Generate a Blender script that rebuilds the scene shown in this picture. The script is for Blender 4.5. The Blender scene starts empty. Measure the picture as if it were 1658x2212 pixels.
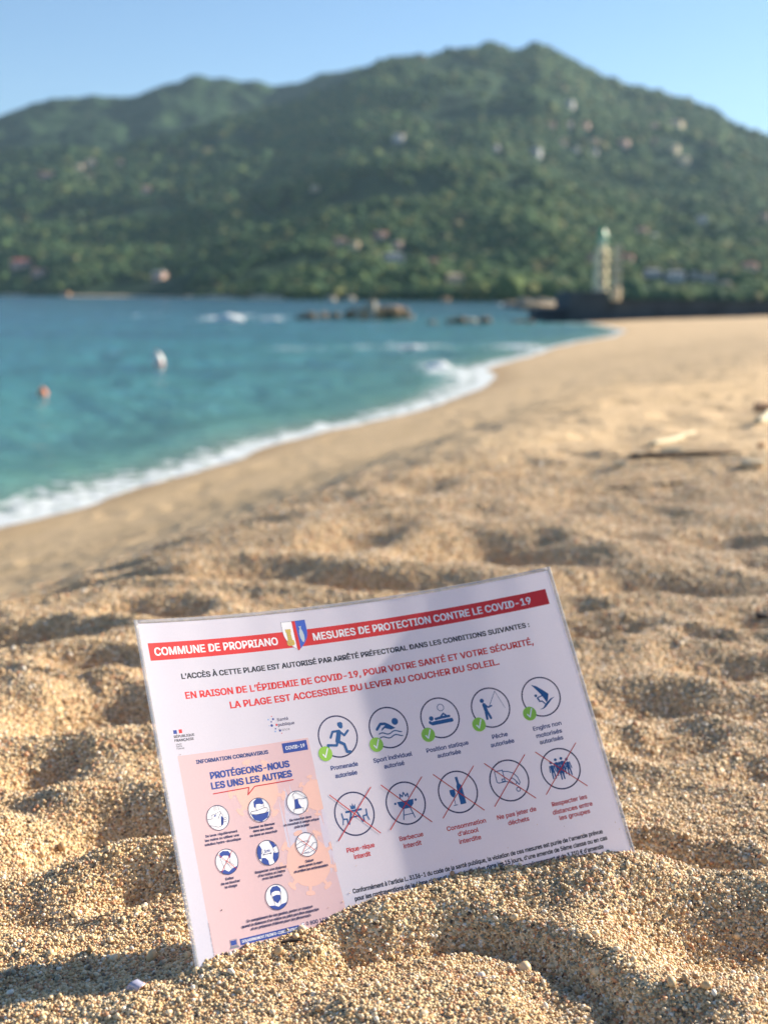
import bpy, bmesh, math, os, random
import numpy as np
from mathutils import Vector, Matrix, noise as mnoise
from mathutils.geometry import tessellate_polygon

random.seed(11)
RNG = np.random.default_rng(11)
sc = bpy.context.scene
COL = sc.collection

# ------------------------------------------------------------------ camera
HC = 2.2                                   # eye height above the sea
FD = 2610.8                                # focal length in units of a 1658 x 2212 picture
PITCH = math.atan((1106 - 642) / FD)
ROLL = math.radians(0.5)
FWD = np.array([0, math.cos(PITCH), -math.sin(PITCH)])
_r0 = np.array([1.0, 0, 0]); _u0 = np.cross(_r0, FWD)
RIGHT = math.cos(ROLL) * _r0 + math.sin(ROLL) * _u0
UP = -math.sin(ROLL) * _r0 + math.cos(ROLL) * _u0

cam = bpy.data.cameras.new('camera')
cam_ob = bpy.data.objects.new('camera', cam); COL.objects.link(cam_ob)
cam.sensor_fit = 'VERTICAL'; cam.sensor_height = 36; cam.sensor_width = 27; cam.lens = 42.5
cam.clip_start = 0.05; cam.clip_end = 30000
cam.dof.use_dof = True; cam.dof.focus_distance = 0.735; cam.dof.aperture_fstop = 7.0
m = Matrix.Identity(4)
for i in range(3):
    m[i][0], m[i][1], m[i][2] = RIGHT[i], UP[i], -FWD[i]
m[2][3] = HC
cam_ob.matrix_world = m
sc.camera = cam_ob

# ------------------------------------------------------------------ light
SUN_EL, SUN_TH = math.radians(23.5), math.radians(29.5)     # theta from +X towards +Y
SDIR = Vector((math.cos(SUN_EL) * math.cos(SUN_TH), math.cos(SUN_EL) * math.sin(SUN_TH), math.sin(SUN_EL)))
w = bpy.data.worlds.new('World'); sc.world = w; w.use_nodes = True
nt = w.node_tree; nt.nodes.clear()
wo = nt.nodes.new('ShaderNodeOutputWorld'); bg = nt.nodes.new('ShaderNodeBackground')
sky = nt.nodes.new('ShaderNodeTexSky'); sky.sky_type = 'NISHITA'; sky.sun_disc = False
sky.sun_elevation = SUN_EL; sky.sun_rotation = math.pi / 2 - SUN_TH
sky.air_density = 1.0; sky.dust_density = 0.1; sky.ozone_density = 4.5
bg.inputs['Strength'].default_value = 0.064
nt.links.new(sky.outputs[0], bg.inputs[0]); nt.links.new(bg.outputs[0], wo.inputs[0])
sl = bpy.data.lights.new('sun', 'SUN'); sl.energy = 5.0; sl.angle = math.radians(0.55); sl.color = (1.0, 0.87, 0.69)
so = bpy.data.objects.new('sun', sl); COL.objects.link(so)
so.rotation_euler = SDIR.to_track_quat('Z', 'Y').to_euler(); so.location = (20, 10, 30)
sc.view_settings.view_transform = 'Standard'; sc.view_settings.look = 'None'
sc.view_settings.exposure = 1.36; sc.view_settings.gamma = 1.0
sc.cycles.max_bounces = 6; sc.cycles.transparent_max_bounces = 8
sc.cycles.volume_bounces = 0; sc.cycles.use_denoising = True

# ------------------------------------------------------------------ helpers
def ray(px, py):
    d = RIGHT * (px - 829) / FD - UP * (py - 1106) / FD + FWD
    return d / np.linalg.norm(d)

def at(px, py, z=0.0):
    d = ray(px, py); t = (z - HC) / d[2]
    return np.array([0, 0, HC]) + d * t

def tag(o, label=None, cat=None, group=None, kind=None):
    if label: o['label'] = label
    if cat: o['category'] = cat
    if group: o['group'] = group
    if kind: o['kind'] = kind
    return o

def empty(name, loc=(0, 0, 0), rz=0.0):
    o = bpy.data.objects.new(name, None); COL.objects.link(o)
    o.location = loc; o.rotation_euler = (0, 0, rz); o.empty_display_size = 0.1
    return o

def mesh_ob(name, verts, faces, mat=None, parent=None, smooth=False):
    me = bpy.data.meshes.new(name); me.from_pydata([tuple(v) for v in verts], [], faces); me.update()
    if smooth: me.shade_smooth()
    if mat: me.materials.append(mat)
    o = bpy.data.objects.new(name, me); COL.objects.link(o)
    if parent: o.parent = parent
    return o

def grid_ob(name, X, Y, Z, mat, smooth=True, wrap=False):
    """one sheet from 2-D arrays of coordinates"""
    nr, na = X.shape
    co = np.stack([X, Y, Z], -1).reshape(-1, 3).astype(np.float32)
    i = np.arange(nr - 1)[:, None]; ja = np.arange(na if wrap else na - 1)[None, :]
    jb = (ja + 1) % na
    q = np.stack([i * na + ja, i * na + jb, (i + 1) * na + jb, (i + 1) * na + ja], -1).reshape(-1, 4)
    me = bpy.data.meshes.new(name)
    me.vertices.add(len(co)); me.vertices.foreach_set('co', co.ravel())
    me.loops.add(q.size); me.loops.foreach_set('vertex_index', q.ravel().astype(np.int32))
    me.polygons.add(len(q)); me.polygons.foreach_set('loop_start', (np.arange(len(q)) * 4).astype(np.int32))
    me.update(calc_edges=True)
    if smooth: me.polygons.foreach_set('use_smooth', np.ones(len(q), bool))
    me.materials.append(mat)
    o = bpy.data.objects.new(name, me); COL.objects.link(o)
    return o

def set_attr(o, name, arr):
    a = o.data.attributes.new(name, 'FLOAT', 'POINT'); a.data.foreach_set('value', arr.ravel().astype(np.float32))

def sstep(a, b, x):
    t = np.clip((x - a) / (b - a), 0, 1); return t * t * (3 - 2 * t)

def vnoise(x, y, seed=0):
    xi = np.floor(x).astype(np.int64); yi = np.floor(y).astype(np.int64)
    fx = x - xi; fy = y - yi
    fx = fx * fx * fx * (fx * (fx * 6 - 15) + 10); fy = fy * fy * fy * (fy * (fy * 6 - 15) + 10)
    def h(a, b):
        n = (a * 374761393 + b * 668265263 + seed * 974634777) & 0xffffffff
        n = ((n ^ (n >> 13)) * 1274126177) & 0xffffffff
        n = (n ^ (n >> 16)) & 0xffffffff
        return n / 2147483648.0 - 1.0
    a = h(xi, yi); b = h(xi + 1, yi); c = h(xi, yi + 1); d = h(xi + 1, yi + 1)
    return (a * (1 - fx) + b * fx) * (1 - fy) + (c * (1 - fx) + d * fx) * fy

def fbm(x, y, seed=0, octaves=4, gain=0.5):
    s = np.zeros(np.broadcast(x, y).shape); a = 1.0
    for o in range(octaves):
        c, sn = math.cos(o * 0.7), math.sin(o * 0.7)
        s = s + a * vnoise((x * c - y * sn) * 2 ** o + 17.3 * o, (x * sn + y * c) * 2 ** o - 9.1 * o, seed + o); a *= gain
    return s

# ------------------------------------------------------------------ materials
def new_mat(name):
    m = bpy.data.materials.new(name); m.use_nodes = True
    n = m.node_tree; b = n.nodes['Principled BSDF']
    return m, n, b

def simple(name, col, rough=0.6, var=0.12, scale=8.0, bump=0.0, metal=0.0, coat=0.0, spec=0.5):
    m, n, b = new_mat(name)
    b.inputs['Roughness'].default_value = rough; b.inputs['Metallic'].default_value = metal
    b.inputs['Specular IOR Level'].default_value = spec
    if coat: b.inputs['Coat Weight'].default_value = coat; b.inputs['Coat Roughness'].default_value = 0.1
    tc = n.nodes.new('ShaderNodeTexCoord'); no = n.nodes.new('ShaderNodeTexNoise')
    no.inputs['Scale'].default_value = scale; no.inputs['Detail'].default_value = 6
    n.links.new(tc.outputs['Object'], no.inputs['Vector'])
    rp = n.nodes.new('ShaderNodeValToRGB')
    rp.color_ramp.elements[0].position = 0.3; rp.color_ramp.elements[1].position = 0.7
    rp.color_ramp.elements[0].color = (*[c * (1 - var) for c in col], 1)
    rp.color_ramp.elements[1].color = (*[min(1, c * (1 + var)) for c in col], 1)
    n.links.new(no.outputs['Fac'], rp.inputs[0]); n.links.new(rp.outputs[0], b.inputs['Base Color'])
    if bump:
        bp = n.nodes.new('ShaderNodeBump'); bp.inputs['Strength'].default_value = bump; bp.inputs['Distance'].default_value = 0.02
        n.links.new(no.outputs['Fac'], bp.inputs['Height']); n.links.new(bp.outputs[0], b.inputs['Normal'])
    return m

def ramp(n, src, stops, interp='LINEAR'):
    r = n.nodes.new('ShaderNodeValToRGB'); cr = r.color_ramp; cr.interpolation = interp
    while len(cr.elements) < len(stops): cr.elements.new(0.5)
    for e, (p, c) in zip(cr.elements, stops):
        e.position = p; e.color = (*c, 1) if len(c) == 3 else c
    n.links.new(src, r.inputs[0]); return r

def mixc(n, fac, a, b):
    x = n.nodes.new('ShaderNodeMix'); x.data_type = 'RGBA'
    if isinstance(fac, (int, float)): x.inputs[0].default_value = fac
    else: n.links.new(fac, x.inputs[0])
    for s, k in ((a, 6), (b, 7)):
        if isinstance(s, tuple): x.inputs[k].default_value = (*s, 1)
        else: n.links.new(s, x.inputs[k])
    return x.outputs[2]

def math_n(n, op, a, b=None, c=None, clamp=False):
    x = n.nodes.new('ShaderNodeMath'); x.operation = op; x.use_clamp = clamp
    for k, s in enumerate((a, b, c)):
        if s is None: continue
        if isinstance(s, (int, float)): x.inputs[k].default_value = s
        else: n.links.new(s, x.inputs[k])
    return x.outputs[0]

def tex_noise(n, vec, scale, detail=4, rough=0.5):
    t = n.nodes.new('ShaderNodeTexNoise'); t.inputs['Scale'].default_value = scale
    t.inputs['Detail'].default_value = detail; t.inputs['Roughness'].default_value = rough
    n.links.new(vec, t.inputs['Vector']); return t.outputs['Fac']

GRAINS = [(0.0, (0.62, 0.43, 0.22)), (0.16, (0.80, 0.60, 0.35)), (0.34, (0.44, 0.28, 0.14)), (0.48, (0.84, 0.68, 0.45)),
          (0.60, (0.55, 0.27, 0.14)), (0.68, (0.30, 0.27, 0.19)), (0.80, (0.70, 0.50, 0.27)), (0.91, (0.12, 0.085, 0.06)), (0.95, (0.90, 0.82, 0.68))]

def sand_material():
    m, n, b = new_mat('sand')
    tc = n.nodes.new('ShaderNodeTexCoord'); P = tc.outputs['Object']
    at_d = n.nodes.new('ShaderNodeAttribute'); at_d.attribute_name = 'shore'
    vo = n.nodes.new('ShaderNodeTexVoronoi'); vo.inputs['Scale'].default_value = 640
    n.links.new(P, vo.inputs['Vector'])
    sep = n.nodes.new('ShaderNodeSeparateColor'); n.links.new(vo.outputs['Color'], sep.inputs[0])
    g = ramp(n, sep.outputs[0], GRAINS, 'CONSTANT')
    far = mixc(n, ramp(n, tex_noise(n, P, 2.2, 9, 0.62), [(0.36, (0, 0, 0)), (0.66, (1, 1, 1))]).outputs[0], (0.50, 0.36, 0.20), (0.66, 0.485, 0.29))
    # dark grit left in the lee of bumps and along the tide lines
    gr = ramp(n, tex_noise(n, P, 1.1, 8, 0.7), [(0.55, (0, 0, 0)), (0.68, (1, 1, 1))]).outputs[0]
    far = mixc(n, math_n(n, 'MULTIPLY', gr, 0.5), far, (0.33, 0.25, 0.17))
    g2 = ramp(n, tex_noise(n, P, 6.5, 6, 0.75), [(0.53, (0, 0, 0)), (0.68, (1, 1, 1))]).outputs[0]
    far = mixc(n, math_n(n, 'MULTIPLY', g2, 0.6), far, (0.20, 0.15, 0.10))
    geo = n.nodes.new('ShaderNodeNewGeometry')
    ln = n.nodes.new('ShaderNodeVectorMath'); ln.operation = 'LENGTH'; n.links.new(geo.outputs['Position'], ln.inputs[0])
    nearf = n.nodes.new('ShaderNodeMapRange'); nearf.inputs[1].default_value = 3.0; nearf.inputs[2].default_value = 7.0
    n.links.new(ln.outputs['Value'], nearf.inputs[0])
    c = mixc(n, nearf.outputs[0], g.outputs[0], far)
    c = mixc(n, math_n(n, 'MULTIPLY', gr, 0.25), c, (0.30, 0.22, 0.15))
    # wet strip by the water
    wetn = math_n(n, 'ADD', at_d.outputs['Fac'], math_n(n, 'MULTIPLY', tex_noise(n, P, 0.8, 3), 0.9))
    wet = n.nodes.new('ShaderNodeMapRange'); wet.inputs[1].default_value = 1.5; wet.inputs[2].default_value = 0.45
    n.links.new(wetn, wet.inputs[0])
    c = mixc(n, math_n(n, 'MULTIPLY', wet.outputs[0], 0.75), c, (0.38, 0.245, 0.115))
    n.links.new(c, b.inputs['Base Color'])
    rr = n.nodes.new('ShaderNodeMapRange'); rr.inputs[3].default_value = 0.9; rr.inputs[4].default_value = 0.6
    n.links.new(wet.outputs[0], rr.inputs[0]); n.links.new(rr.outputs[0], b.inputs['Roughness'])
    b.inputs['Specular IOR Level'].default_value = 0.25
    b1 = n.nodes.new('ShaderNodeBump'); b1.inputs['Strength'].default_value = 1.0; b1.inputs['Distance'].default_value = 0.0012; b1.invert = True
    n.links.new(vo.outputs['Distance'], b1.inputs['Height'])
    b2 = n.nodes.new('ShaderNodeBump'); b2.inputs['Strength'].default_value = 1.0; b2.inputs['Distance'].default_value = 0.0035
    n.links.new(tex_noise(n, P, 30, 6, 0.65), b2.inputs['Height']); n.links.new(b1.outputs[0], b2.inputs['Normal'])
    n.links.new(b2.outputs[0], b.inputs['Normal'])
    return m

def grain_material():
    m, n, b = new_mat('sand_grain')
    oi = n.nodes.new('ShaderNodeObjectInfo')
    g = ramp(n, oi.outputs['Random'], GRAINS, 'CONSTANT')
    tc = n.nodes.new('ShaderNodeTexCoord')
    c = mixc(n, math_n(n, 'MULTIPLY', tex_noise(n, tc.outputs['Object'], 3, 3), 0.25), g.outputs[0], (0.50, 0.36, 0.20))
    n.links.new(c, b.inputs['Base Color'])
    b.inputs['Roughness'].default_value = 0.42; b.inputs['Specular IOR Level'].default_value = 0.45
    return m

# ------------------------------------------------------------------ beach terrain
SHORE_PX = [(0, 1136), (162, 1096), (283, 1055), (404, 1023), (505, 990), (581, 962), (707, 929), (837, 904), (936, 875),
            (1001, 850), (1045, 831), (1057, 816), (1043, 801), (1077, 786), (1141, 769), (1197, 750), (1248, 738), (1312, 728), (1346, 716),
            (1291, 703), (1244, 693)]
SHORE = np.array([(-30, -60), (-16, -25), (-10, -8), (-6.9, 2)] + [tuple(at(x, y, 0.0)[:2]) for x, y in SHORE_PX] + [(19.5, 122.5), (60, 124), (400, 128)])

def shore_dist(x, y):
    """signed distance to the waterline, positive on land"""
    x = np.asarray(x, float); y = np.asarray(y, float)
    best = np.full(x.shape, 1e9); sgn = np.ones(x.shape)
    for (ax, ay), (bx, by) in zip(SHORE[:-1], SHORE[1:]):
        dx, dy = bx - ax, by - ay; L = dx * dx + dy * dy
        t = np.clip(((x - ax) * dx + (y - ay) * dy) / L, 0, 1)
        d = np.hypot(x - ax - t * dx, y - ay - t * dy)
        s = np.sign((x - ax) * dy - (y - ay) * dx)
        k = d < best - 1e-9
        best = np.where(k, d, best); sgn = np.where(k, s, sgn)
    return best * sgn

# where the sand meets the notice (measured), relative to the camera, in metres
CONTACT = np.array([(-100.8, 620.9, -369.1), (-93.4, 628.8, -367.7), (-86.3, 635.4, -367.3), (-77.7, 641.8, -368.2), (-67.7, 649.2, -368.8), (-60.0, 654.8, -369.0),
                    (-50.9, 660.7, -369.8), (-41.6, 666.9, -369.9), (-33.2, 673.0, -369.0), (-28.1, 677.2, -367.5), (-21.5, 682.2, -365.9), (-14.4, 686.6, -365.4), (-3.8, 692.8, -364.7),
                    (7.1, 698.5, -364.3), (20.5, 705.4, -363.2), (35.5, 712.2, -362.3), (48.1, 717.7, -361.3), (60.8, 722.8, -360.0), (74.9, 726.9, -360.3), (93.0, 731.2, -361.1), (106.1, 734.9, -359.9),
                    (119.2, 738.2, -358.6), (134.9, 741.1, -357.9), (153.2, 743.6, -357.3), (166, 745, -357.3)]) / 1000.0
CONTACT[:, 2] += HC - .0009

def px_xy(x, y, dz=-0.372):
    p = at(x, y, HC + dz); return p[0], p[1]

# hollows: picture position of the centre, radii across / along the view (m), depth, far-left tilt
HOLLOWS = [(250, 1755, .060, .042, .030), (268, 1500, .075, .060, .034), (118, 1525, .060, .050, .026), (200, 1404, .055, .032, .024),
           (20, 1340, .10, .05, .036), (305, 1880, .035, .03, .014), (1490, 1822, .040, .024, .020), (1600, 1980, .070, .045, .030), (1420, 2175, .035, .018, .013),
           (1300, 1340, .06, .04, .028), (1240, 1345, .05, .035, .02), (1350, 1500, .06, .05, .022), (1420, 1590, .05, .03, .016), (1330, 1250, .09, .06, .032),
           (1600, 1640, .04, .025, .014), (1560, 1420, .06, .05, .022), (60, 1640, .05, .04, .016), (60, 1930, .04, .03, .012), (840, 1245, .10, .06, .03),
           (720, 1240, .08, .05, .026), (330, 1298, .07, .05, .024), (1490, 1250, .1, .07, .03), (120, 1800, .04, .03, .010),
           (1150, 1190, .12, .08, .03), (560, 1220, .1, .07, .022), (1640, 1330, .05, .04, .02), (1500, 1500, .07, .04, .015)]
NEARPITS = []
for (px, py, a, b_, d) in HOLLOWS:
    X, Y = px_xy(px, py); NEARPITS.append((X, Y, a * .88, b_ * .88, d * (1.15 if px < 1100 else .9), random.uniform(-0.4, 0.4)))
MOUNDS = [(px_xy(160, 1835), .10, .030, .010, .1), (px_xy(330, 2175), .10, .03, .006, -.2), (px_xy(820, 2130), .085, .045, .014, 0.1), (px_xy(1250, 1960), .05, .04, .006, .3),
          (px_xy(1350, 1880), .05, .02, .004, 0), (px_xy(1560, 2160), .05, .03, .008, .2)]
CREASE = [px_xy(x, y, -.362) for x, y in [(760, 2005), (870, 1985), (1000, 1963), (1110, 1980), (1180, 2012), (1260, 2055), (1325, 2095), (1358, 2135), (1362, 2180)]]

def base_height(x, y):
    D = shore_dist(x, y)
    r = np.hypot(x, y)
    fy = np.interp(y, [0, 25, 45, 75, 110, 160], [1, .92, .62, .40, .27, .22])
    face = np.where(D > 0, fy * (np.interp(y, [8, 15], [.17, .20]) * D + np.interp(y, [8, 15], [.0195, .0]) * D * np.minimum(D, 9)), 0.16 * D)
    face = np.where(D < 0, np.maximum(face, -5.0), face)
    plat = np.interp(y, [3.5, 15], [1.832, 1.25]) + 0.05 * fbm(x * .12, y * .12, 3, 3)
    k = 0.10
    hh = np.clip(0.5 + 0.5 * (plat - face) / k, 0, 1)
    z = plat * (1 - hh) + face * hh - k * hh * (1 - hh)
    dry = sstep(1.2, 3.5, D)                       # the wave-washed strip stays smooth
    far = sstep(1.0, 4.0, r)
    near = 1 - sstep(1.2, 2.6, r)
    z = z + dry * far * (0.008 * fbm(x * .7, y * .7, 5, 3) + 0.0032 * fbm(x * 3.1, y * 3.1, 8, 3, .6))
    z = z + (0.25 + 0.75 * dry) * 0.0048 * fbm(x * 9, y * 9, 12, 5, .6) * (0.35 + 0.65 * far)
    z = z + near * 0.0034 * fbm(x * 22, y * 22, 15, 3)
    z = z + 0.012 * (1 - dry) * fbm(x * .9, y * .5, 19, 3)
    return z, D

def add_pit(z, x, y, X, Y, a, b_, d, rot):
    c, s = math.cos(rot), math.sin(rot)
    u = ((x - X) * c + (y - Y) * s) / a; v = (-(x - X) * s + (y - Y) * c) / b_
    q = u * u + v * v
    return z - d * np.exp(-q * 1.1) + d * 0.18 * np.exp(-(np.sqrt(q) - 1.6) ** 2 * 5.0)

def near_sculpt(x, y, z):
    r = np.hypot(x, y)
    for (X, Y, a, b_, d, rot) in NEARPITS: z = add_pit(z, x, y, X, Y, a, b_, d, rot)
    for ((X, Y), a, b_, hgt, rot) in MOUNDS:
        c, s = math.cos(rot), math.sin(rot)
        u = ((x - X) * c + (y - Y) * s) / a; v = (-(x - X) * s + (y - Y) * c) / b_
        z = z + hgt * np.exp(-(u * u + v * v))
    best = np.full(x.shape, 9.0); side = np.zeros(x.shape)
    for k, ((ax, ay), (bx, by)) in enumerate(zip(CREASE[:-1], CREASE[1:])):
        dx, dy = bx - ax, by - ay
        t = np.clip(((x - ax) * dx + (y - ay) * dy) / (dx * dx + dy * dy), 0, 1)
        d = np.hypot(x - ax - t * dx, y - ay - t * dy)
        sg = np.sign((y - ay) * dx - (x - ax) * dy)
        kk = d < best; best = np.where(kk, d, best); side = np.where(kk, sg * d, side)
    z = z - 0.011 * np.exp(-(best / .009) ** 2) + 0.0055 * np.exp(-((side - .020) / .014) ** 2) * (best < .08)
    z = z - 0.004 * np.exp(-((side + .024) / .02) ** 2) * (best < .09)
    return z

# residual correction so that the heap touches the notice along the measured line
_cx, _cy = CONTACT[:, 0], CONTACT[:, 1]
_z0, _ = base_height(_cx, _cy); _z0 = near_sculpt(_cx, _cy, _z0)
_K = np.exp(-((_cx[:, None] - _cx) ** 2 + (_cy[:, None] - _cy) ** 2) / .028 ** 2)
_W = np.linalg.solve(_K + 0.01 * np.eye(len(_cx)), CONTACT[:, 2] - _z0)

def near_height(x, y):
    z, D = base_height(x, y); z = near_sculpt(x, y, z)
    for cx, cy, wt in zip(_cx, _cy, _W): z = z + wt * np.exp(-((x - cx) ** 2 + (y - cy) ** 2) / .028 ** 2)
    return z, D

# footprints and scuffs over the dry sand
PITS = []
for k in range(1700):
    rr = 1.7 + 24 * RNG.random() ** 1.15; aa = math.radians(RNG.uniform(-26, 24))
    X, Y = rr * math.sin(aa), rr * math.cos(aa)
    a = RNG.uniform(.035, .11) * (1 + .03 * rr); PITS.append((X, Y, a, a * RNG.uniform(.45, .8), a * RNG.uniform(.06, .20) * (1 + min(1.0, max(0, rr - 3) / 4) * .9), RNG.uniform(0, math.pi)))
PITS = [p for p, d in zip(PITS, shore_dist([p[0] for p in PITS], [p[1] for p in PITS])) if d > 2.2 + 1.2 * math.sin(p[1]) or (1.15 < d < 1.9 and p[1] < 30)]
NEARRND = []
for k in range(44):
    rr = RNG.uniform(.8, 1.75); aa = math.radians(RNG.uniform(-24, 24))
    a = RNG.uniform(.015, .05); NEARRND.append((rr * math.sin(aa), rr * math.cos(aa), a, a * RNG.uniform(.5, .8), a * .28, RNG.uniform(0, 3)))
NEARPITS += NEARRND

def build_ground():
    az = np.concatenate([np.linspace(-180, -40, 36)[:-1], np.linspace(-40, -20, 60)[:-1], np.linspace(-20, 20, 640), np.linspace(20, 40, 60)[1:], np.linspace(40, 180, 36)[1:-1]])
    rs = [0.02, .1, .2, .3, .4]; r = .46
    while r < 420:
        rs.append(r)
        r *= 1.0045 if r < 3 else (1.0065 if r < 30 else 1.014)
    rs += [600, 1000, 2000, 4000, 9000]
    R, A = np.meshgrid(np.array(rs), np.radians(az), indexing='ij')
    X, Y = R * np.sin(A), R * np.cos(A)
    ni = int(np.searchsorted(rs, 2.9))
    Z = np.empty_like(X); D = np.empty_like(X)
    Z[:ni], D[:ni] = near_height(X[:ni], Y[:ni])
    Z[ni:], D[ni:] = base_height(X[ni:], Y[ni:])
    rarr = np.array(rs); azr = np.radians(az)
    for (px, py, a, b_, d, rot) in PITS:
        pr = math.hypot(px, py); pa = math.atan2(px, py); ext = 3.2 * a
        i0, i1 = np.searchsorted(rarr, [pr - ext, pr + ext]); j0, j1 = np.searchsorted(azr, [pa - ext / pr, pa + ext / pr])
        if i1 > i0 and j1 > j0:
            Z[i0:i1, j0:j1] = add_pit(Z[i0:i1, j0:j1], X[i0:i1, j0:j1], Y[i0:i1, j0:j1], px, py, a, b_, d, rot)
    Z = np.where(R > 400, -6.0, Z)
    o = grid_ob('beach_sand', X, Y, Z, sand_material(), wrap=True)
    set_attr(o, 'shore', D)
    tag(o, kind='structure')
    return rarr, azr, Z
RARR, AZR, ZG = build_ground()

def ground_z(x, y):
    x = np.atleast_1d(np.asarray(x, float)); y = np.atleast_1d(np.asarray(y, float))
    fi = np.interp(np.hypot(x, y), RARR, np.arange(len(RARR))); fj = np.interp(np.arctan2(x, y), AZR, np.arange(len(AZR)))
    i = np.clip(fi.astype(int), 0, len(RARR) - 2); j = np.clip(fj.astype(int), 0, len(AZR) - 2); u = fi - i; v = fj - j
    return ZG[i, j] * (1 - u) * (1 - v) + ZG[i + 1, j] * u * (1 - v) + ZG[i, j + 1] * (1 - u) * v + ZG[i + 1, j + 1] * u * v

def ground_hit(px, py):
    d = ray(px, py); t = 0.5 * (300 ** (np.arange(3000) / 2999.0))
    P = d[None, :] * t[:, None]; z = ground_z(P[:, 0], P[:, 1]); k = np.argmax(HC + P[:, 2] <= z)
    return np.array([P[k, 0], P[k, 1], z[k]])

# ------------------------------------------------------------------ grains of the coarse sand
def gn_scatter(name, pts, attrs, mat, subdiv, lump, squash):
    me = bpy.data.meshes.new(name); me.vertices.add(len(pts)); me.vertices.foreach_set('co', pts.astype(np.float32).ravel())
    for k, a in attrs.items():
        if a.ndim == 1:
            t = me.attributes.new(k, 'FLOAT', 'POINT'); t.data.foreach_set('value', a.astype(np.float32))
        else:
            t = me.attributes.new(k, 'FLOAT_VECTOR', 'POINT'); t.data.foreach_set('vector', a.astype(np.float32).ravel())
    me.materials.append(mat)
    o = bpy.data.objects.new(name, me); COL.objects.link(o)
    g = bpy.data.node_groups.new(name + '_nodes', 'GeometryNodeTree')
    g.interface.new_socket('Geometry', in_out='INPUT', socket_type='NodeSocketGeometry'); g.interface.new_socket('Geometry', in_out='OUTPUT', socket_type='NodeSocketGeometry')
    N, L = g.nodes, g.links
    gi = N.new('NodeGroupInput'); go = N.new('NodeGroupOutput')
    iop = N.new('GeometryNodeInstanceOnPoints'); join = N.new('GeometryNodeGeometryToInstance')
    for s in range(4):
        ico = N.new('GeometryNodeMeshIcoSphere'); ico.inputs['Radius'].default_value = 0.5; ico.inputs['Subdivisions'].default_value = subdiv
        sp = N.new('GeometryNodeSetPosition'); nz = N.new('ShaderNodeTexNoise'); nz.noise_dimensions = '4D'
        nz.inputs['W'].default_value = s * 7.7; nz.inputs['Scale'].default_value = 1.6 if subdiv < 3 else 2.4; nz.inputs['Detail'].default_value = 2
        sub = N.new('ShaderNodeVectorMath'); sub.operation = 'SUBTRACT'; sub.inputs[1].default_value = (.5, .5, .5)
        scl = N.new('ShaderNodeVectorMath'); scl.operation = 'SCALE'; scl.inputs['Scale'].default_value = lump
        pos = N.new('GeometryNodeInputPosition')
        L.new(pos.outputs[0], nz.inputs['Vector']); L.new(nz.outputs['Color'], sub.inputs[0]); L.new(sub.outputs[0], scl.inputs[0])
        L.new(ico.outputs[0], sp.inputs['Geometry']); L.new(scl.outputs[0], sp.inputs['Offset'])
        tr = N.new('GeometryNodeTransform'); tr.inputs['Scale'].default_value = [(1, .82, squash), (1.1, .9, squash * 1.1), (.9, .9, squash), (1.25, .75, squash)][s]
        sm = N.new('GeometryNodeSetShadeSmooth'); mt = N.new('GeometryNodeSetMaterial'); mt.inputs['Material'].default_value = mat
        L.new(sp.outputs[0], tr.inputs[0]); L.new(tr.outputs[0], sm.inputs[0]); L.new(sm.outputs[0], mt.inputs[0]); L.new(mt.outputs[0], join.inputs[0])
    L.new(gi.outputs[0], iop.inputs['Points']); L.new(join.outputs[0], iop.inputs['Instance'])
    iop.inputs['Pick Instance'].default_value = True
    ra = N.new('FunctionNodeRandomValue'); ra.data_type = 'INT'; ra.inputs[4].default_value = 0; ra.inputs[5].default_value = 3
    L.new(ra.outputs[2], iop.inputs['Instance Index'])
    na = N.new('GeometryNodeInputNamedAttribute'); na.data_type = 'FLOAT'; na.inputs[0].default_value = 'size'; L.new(na.outputs[0], iop.inputs['Scale'])
    nr = N.new('GeometryNodeInputNamedAttribute'); nr.data_type = 'FLOAT_VECTOR'; nr.inputs[0].default_value = 'spin'
    er = N.new('FunctionNodeEulerToRotation'); L.new(nr.outputs[0], er.inputs[0]); L.new(er.outputs[0], iop.inputs['Rotation'])
    L.new(iop.outputs[0], go.inputs[0])
    md = o.modifiers.new('scatter', 'NODES'); md.node_group = g
    return o

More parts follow.
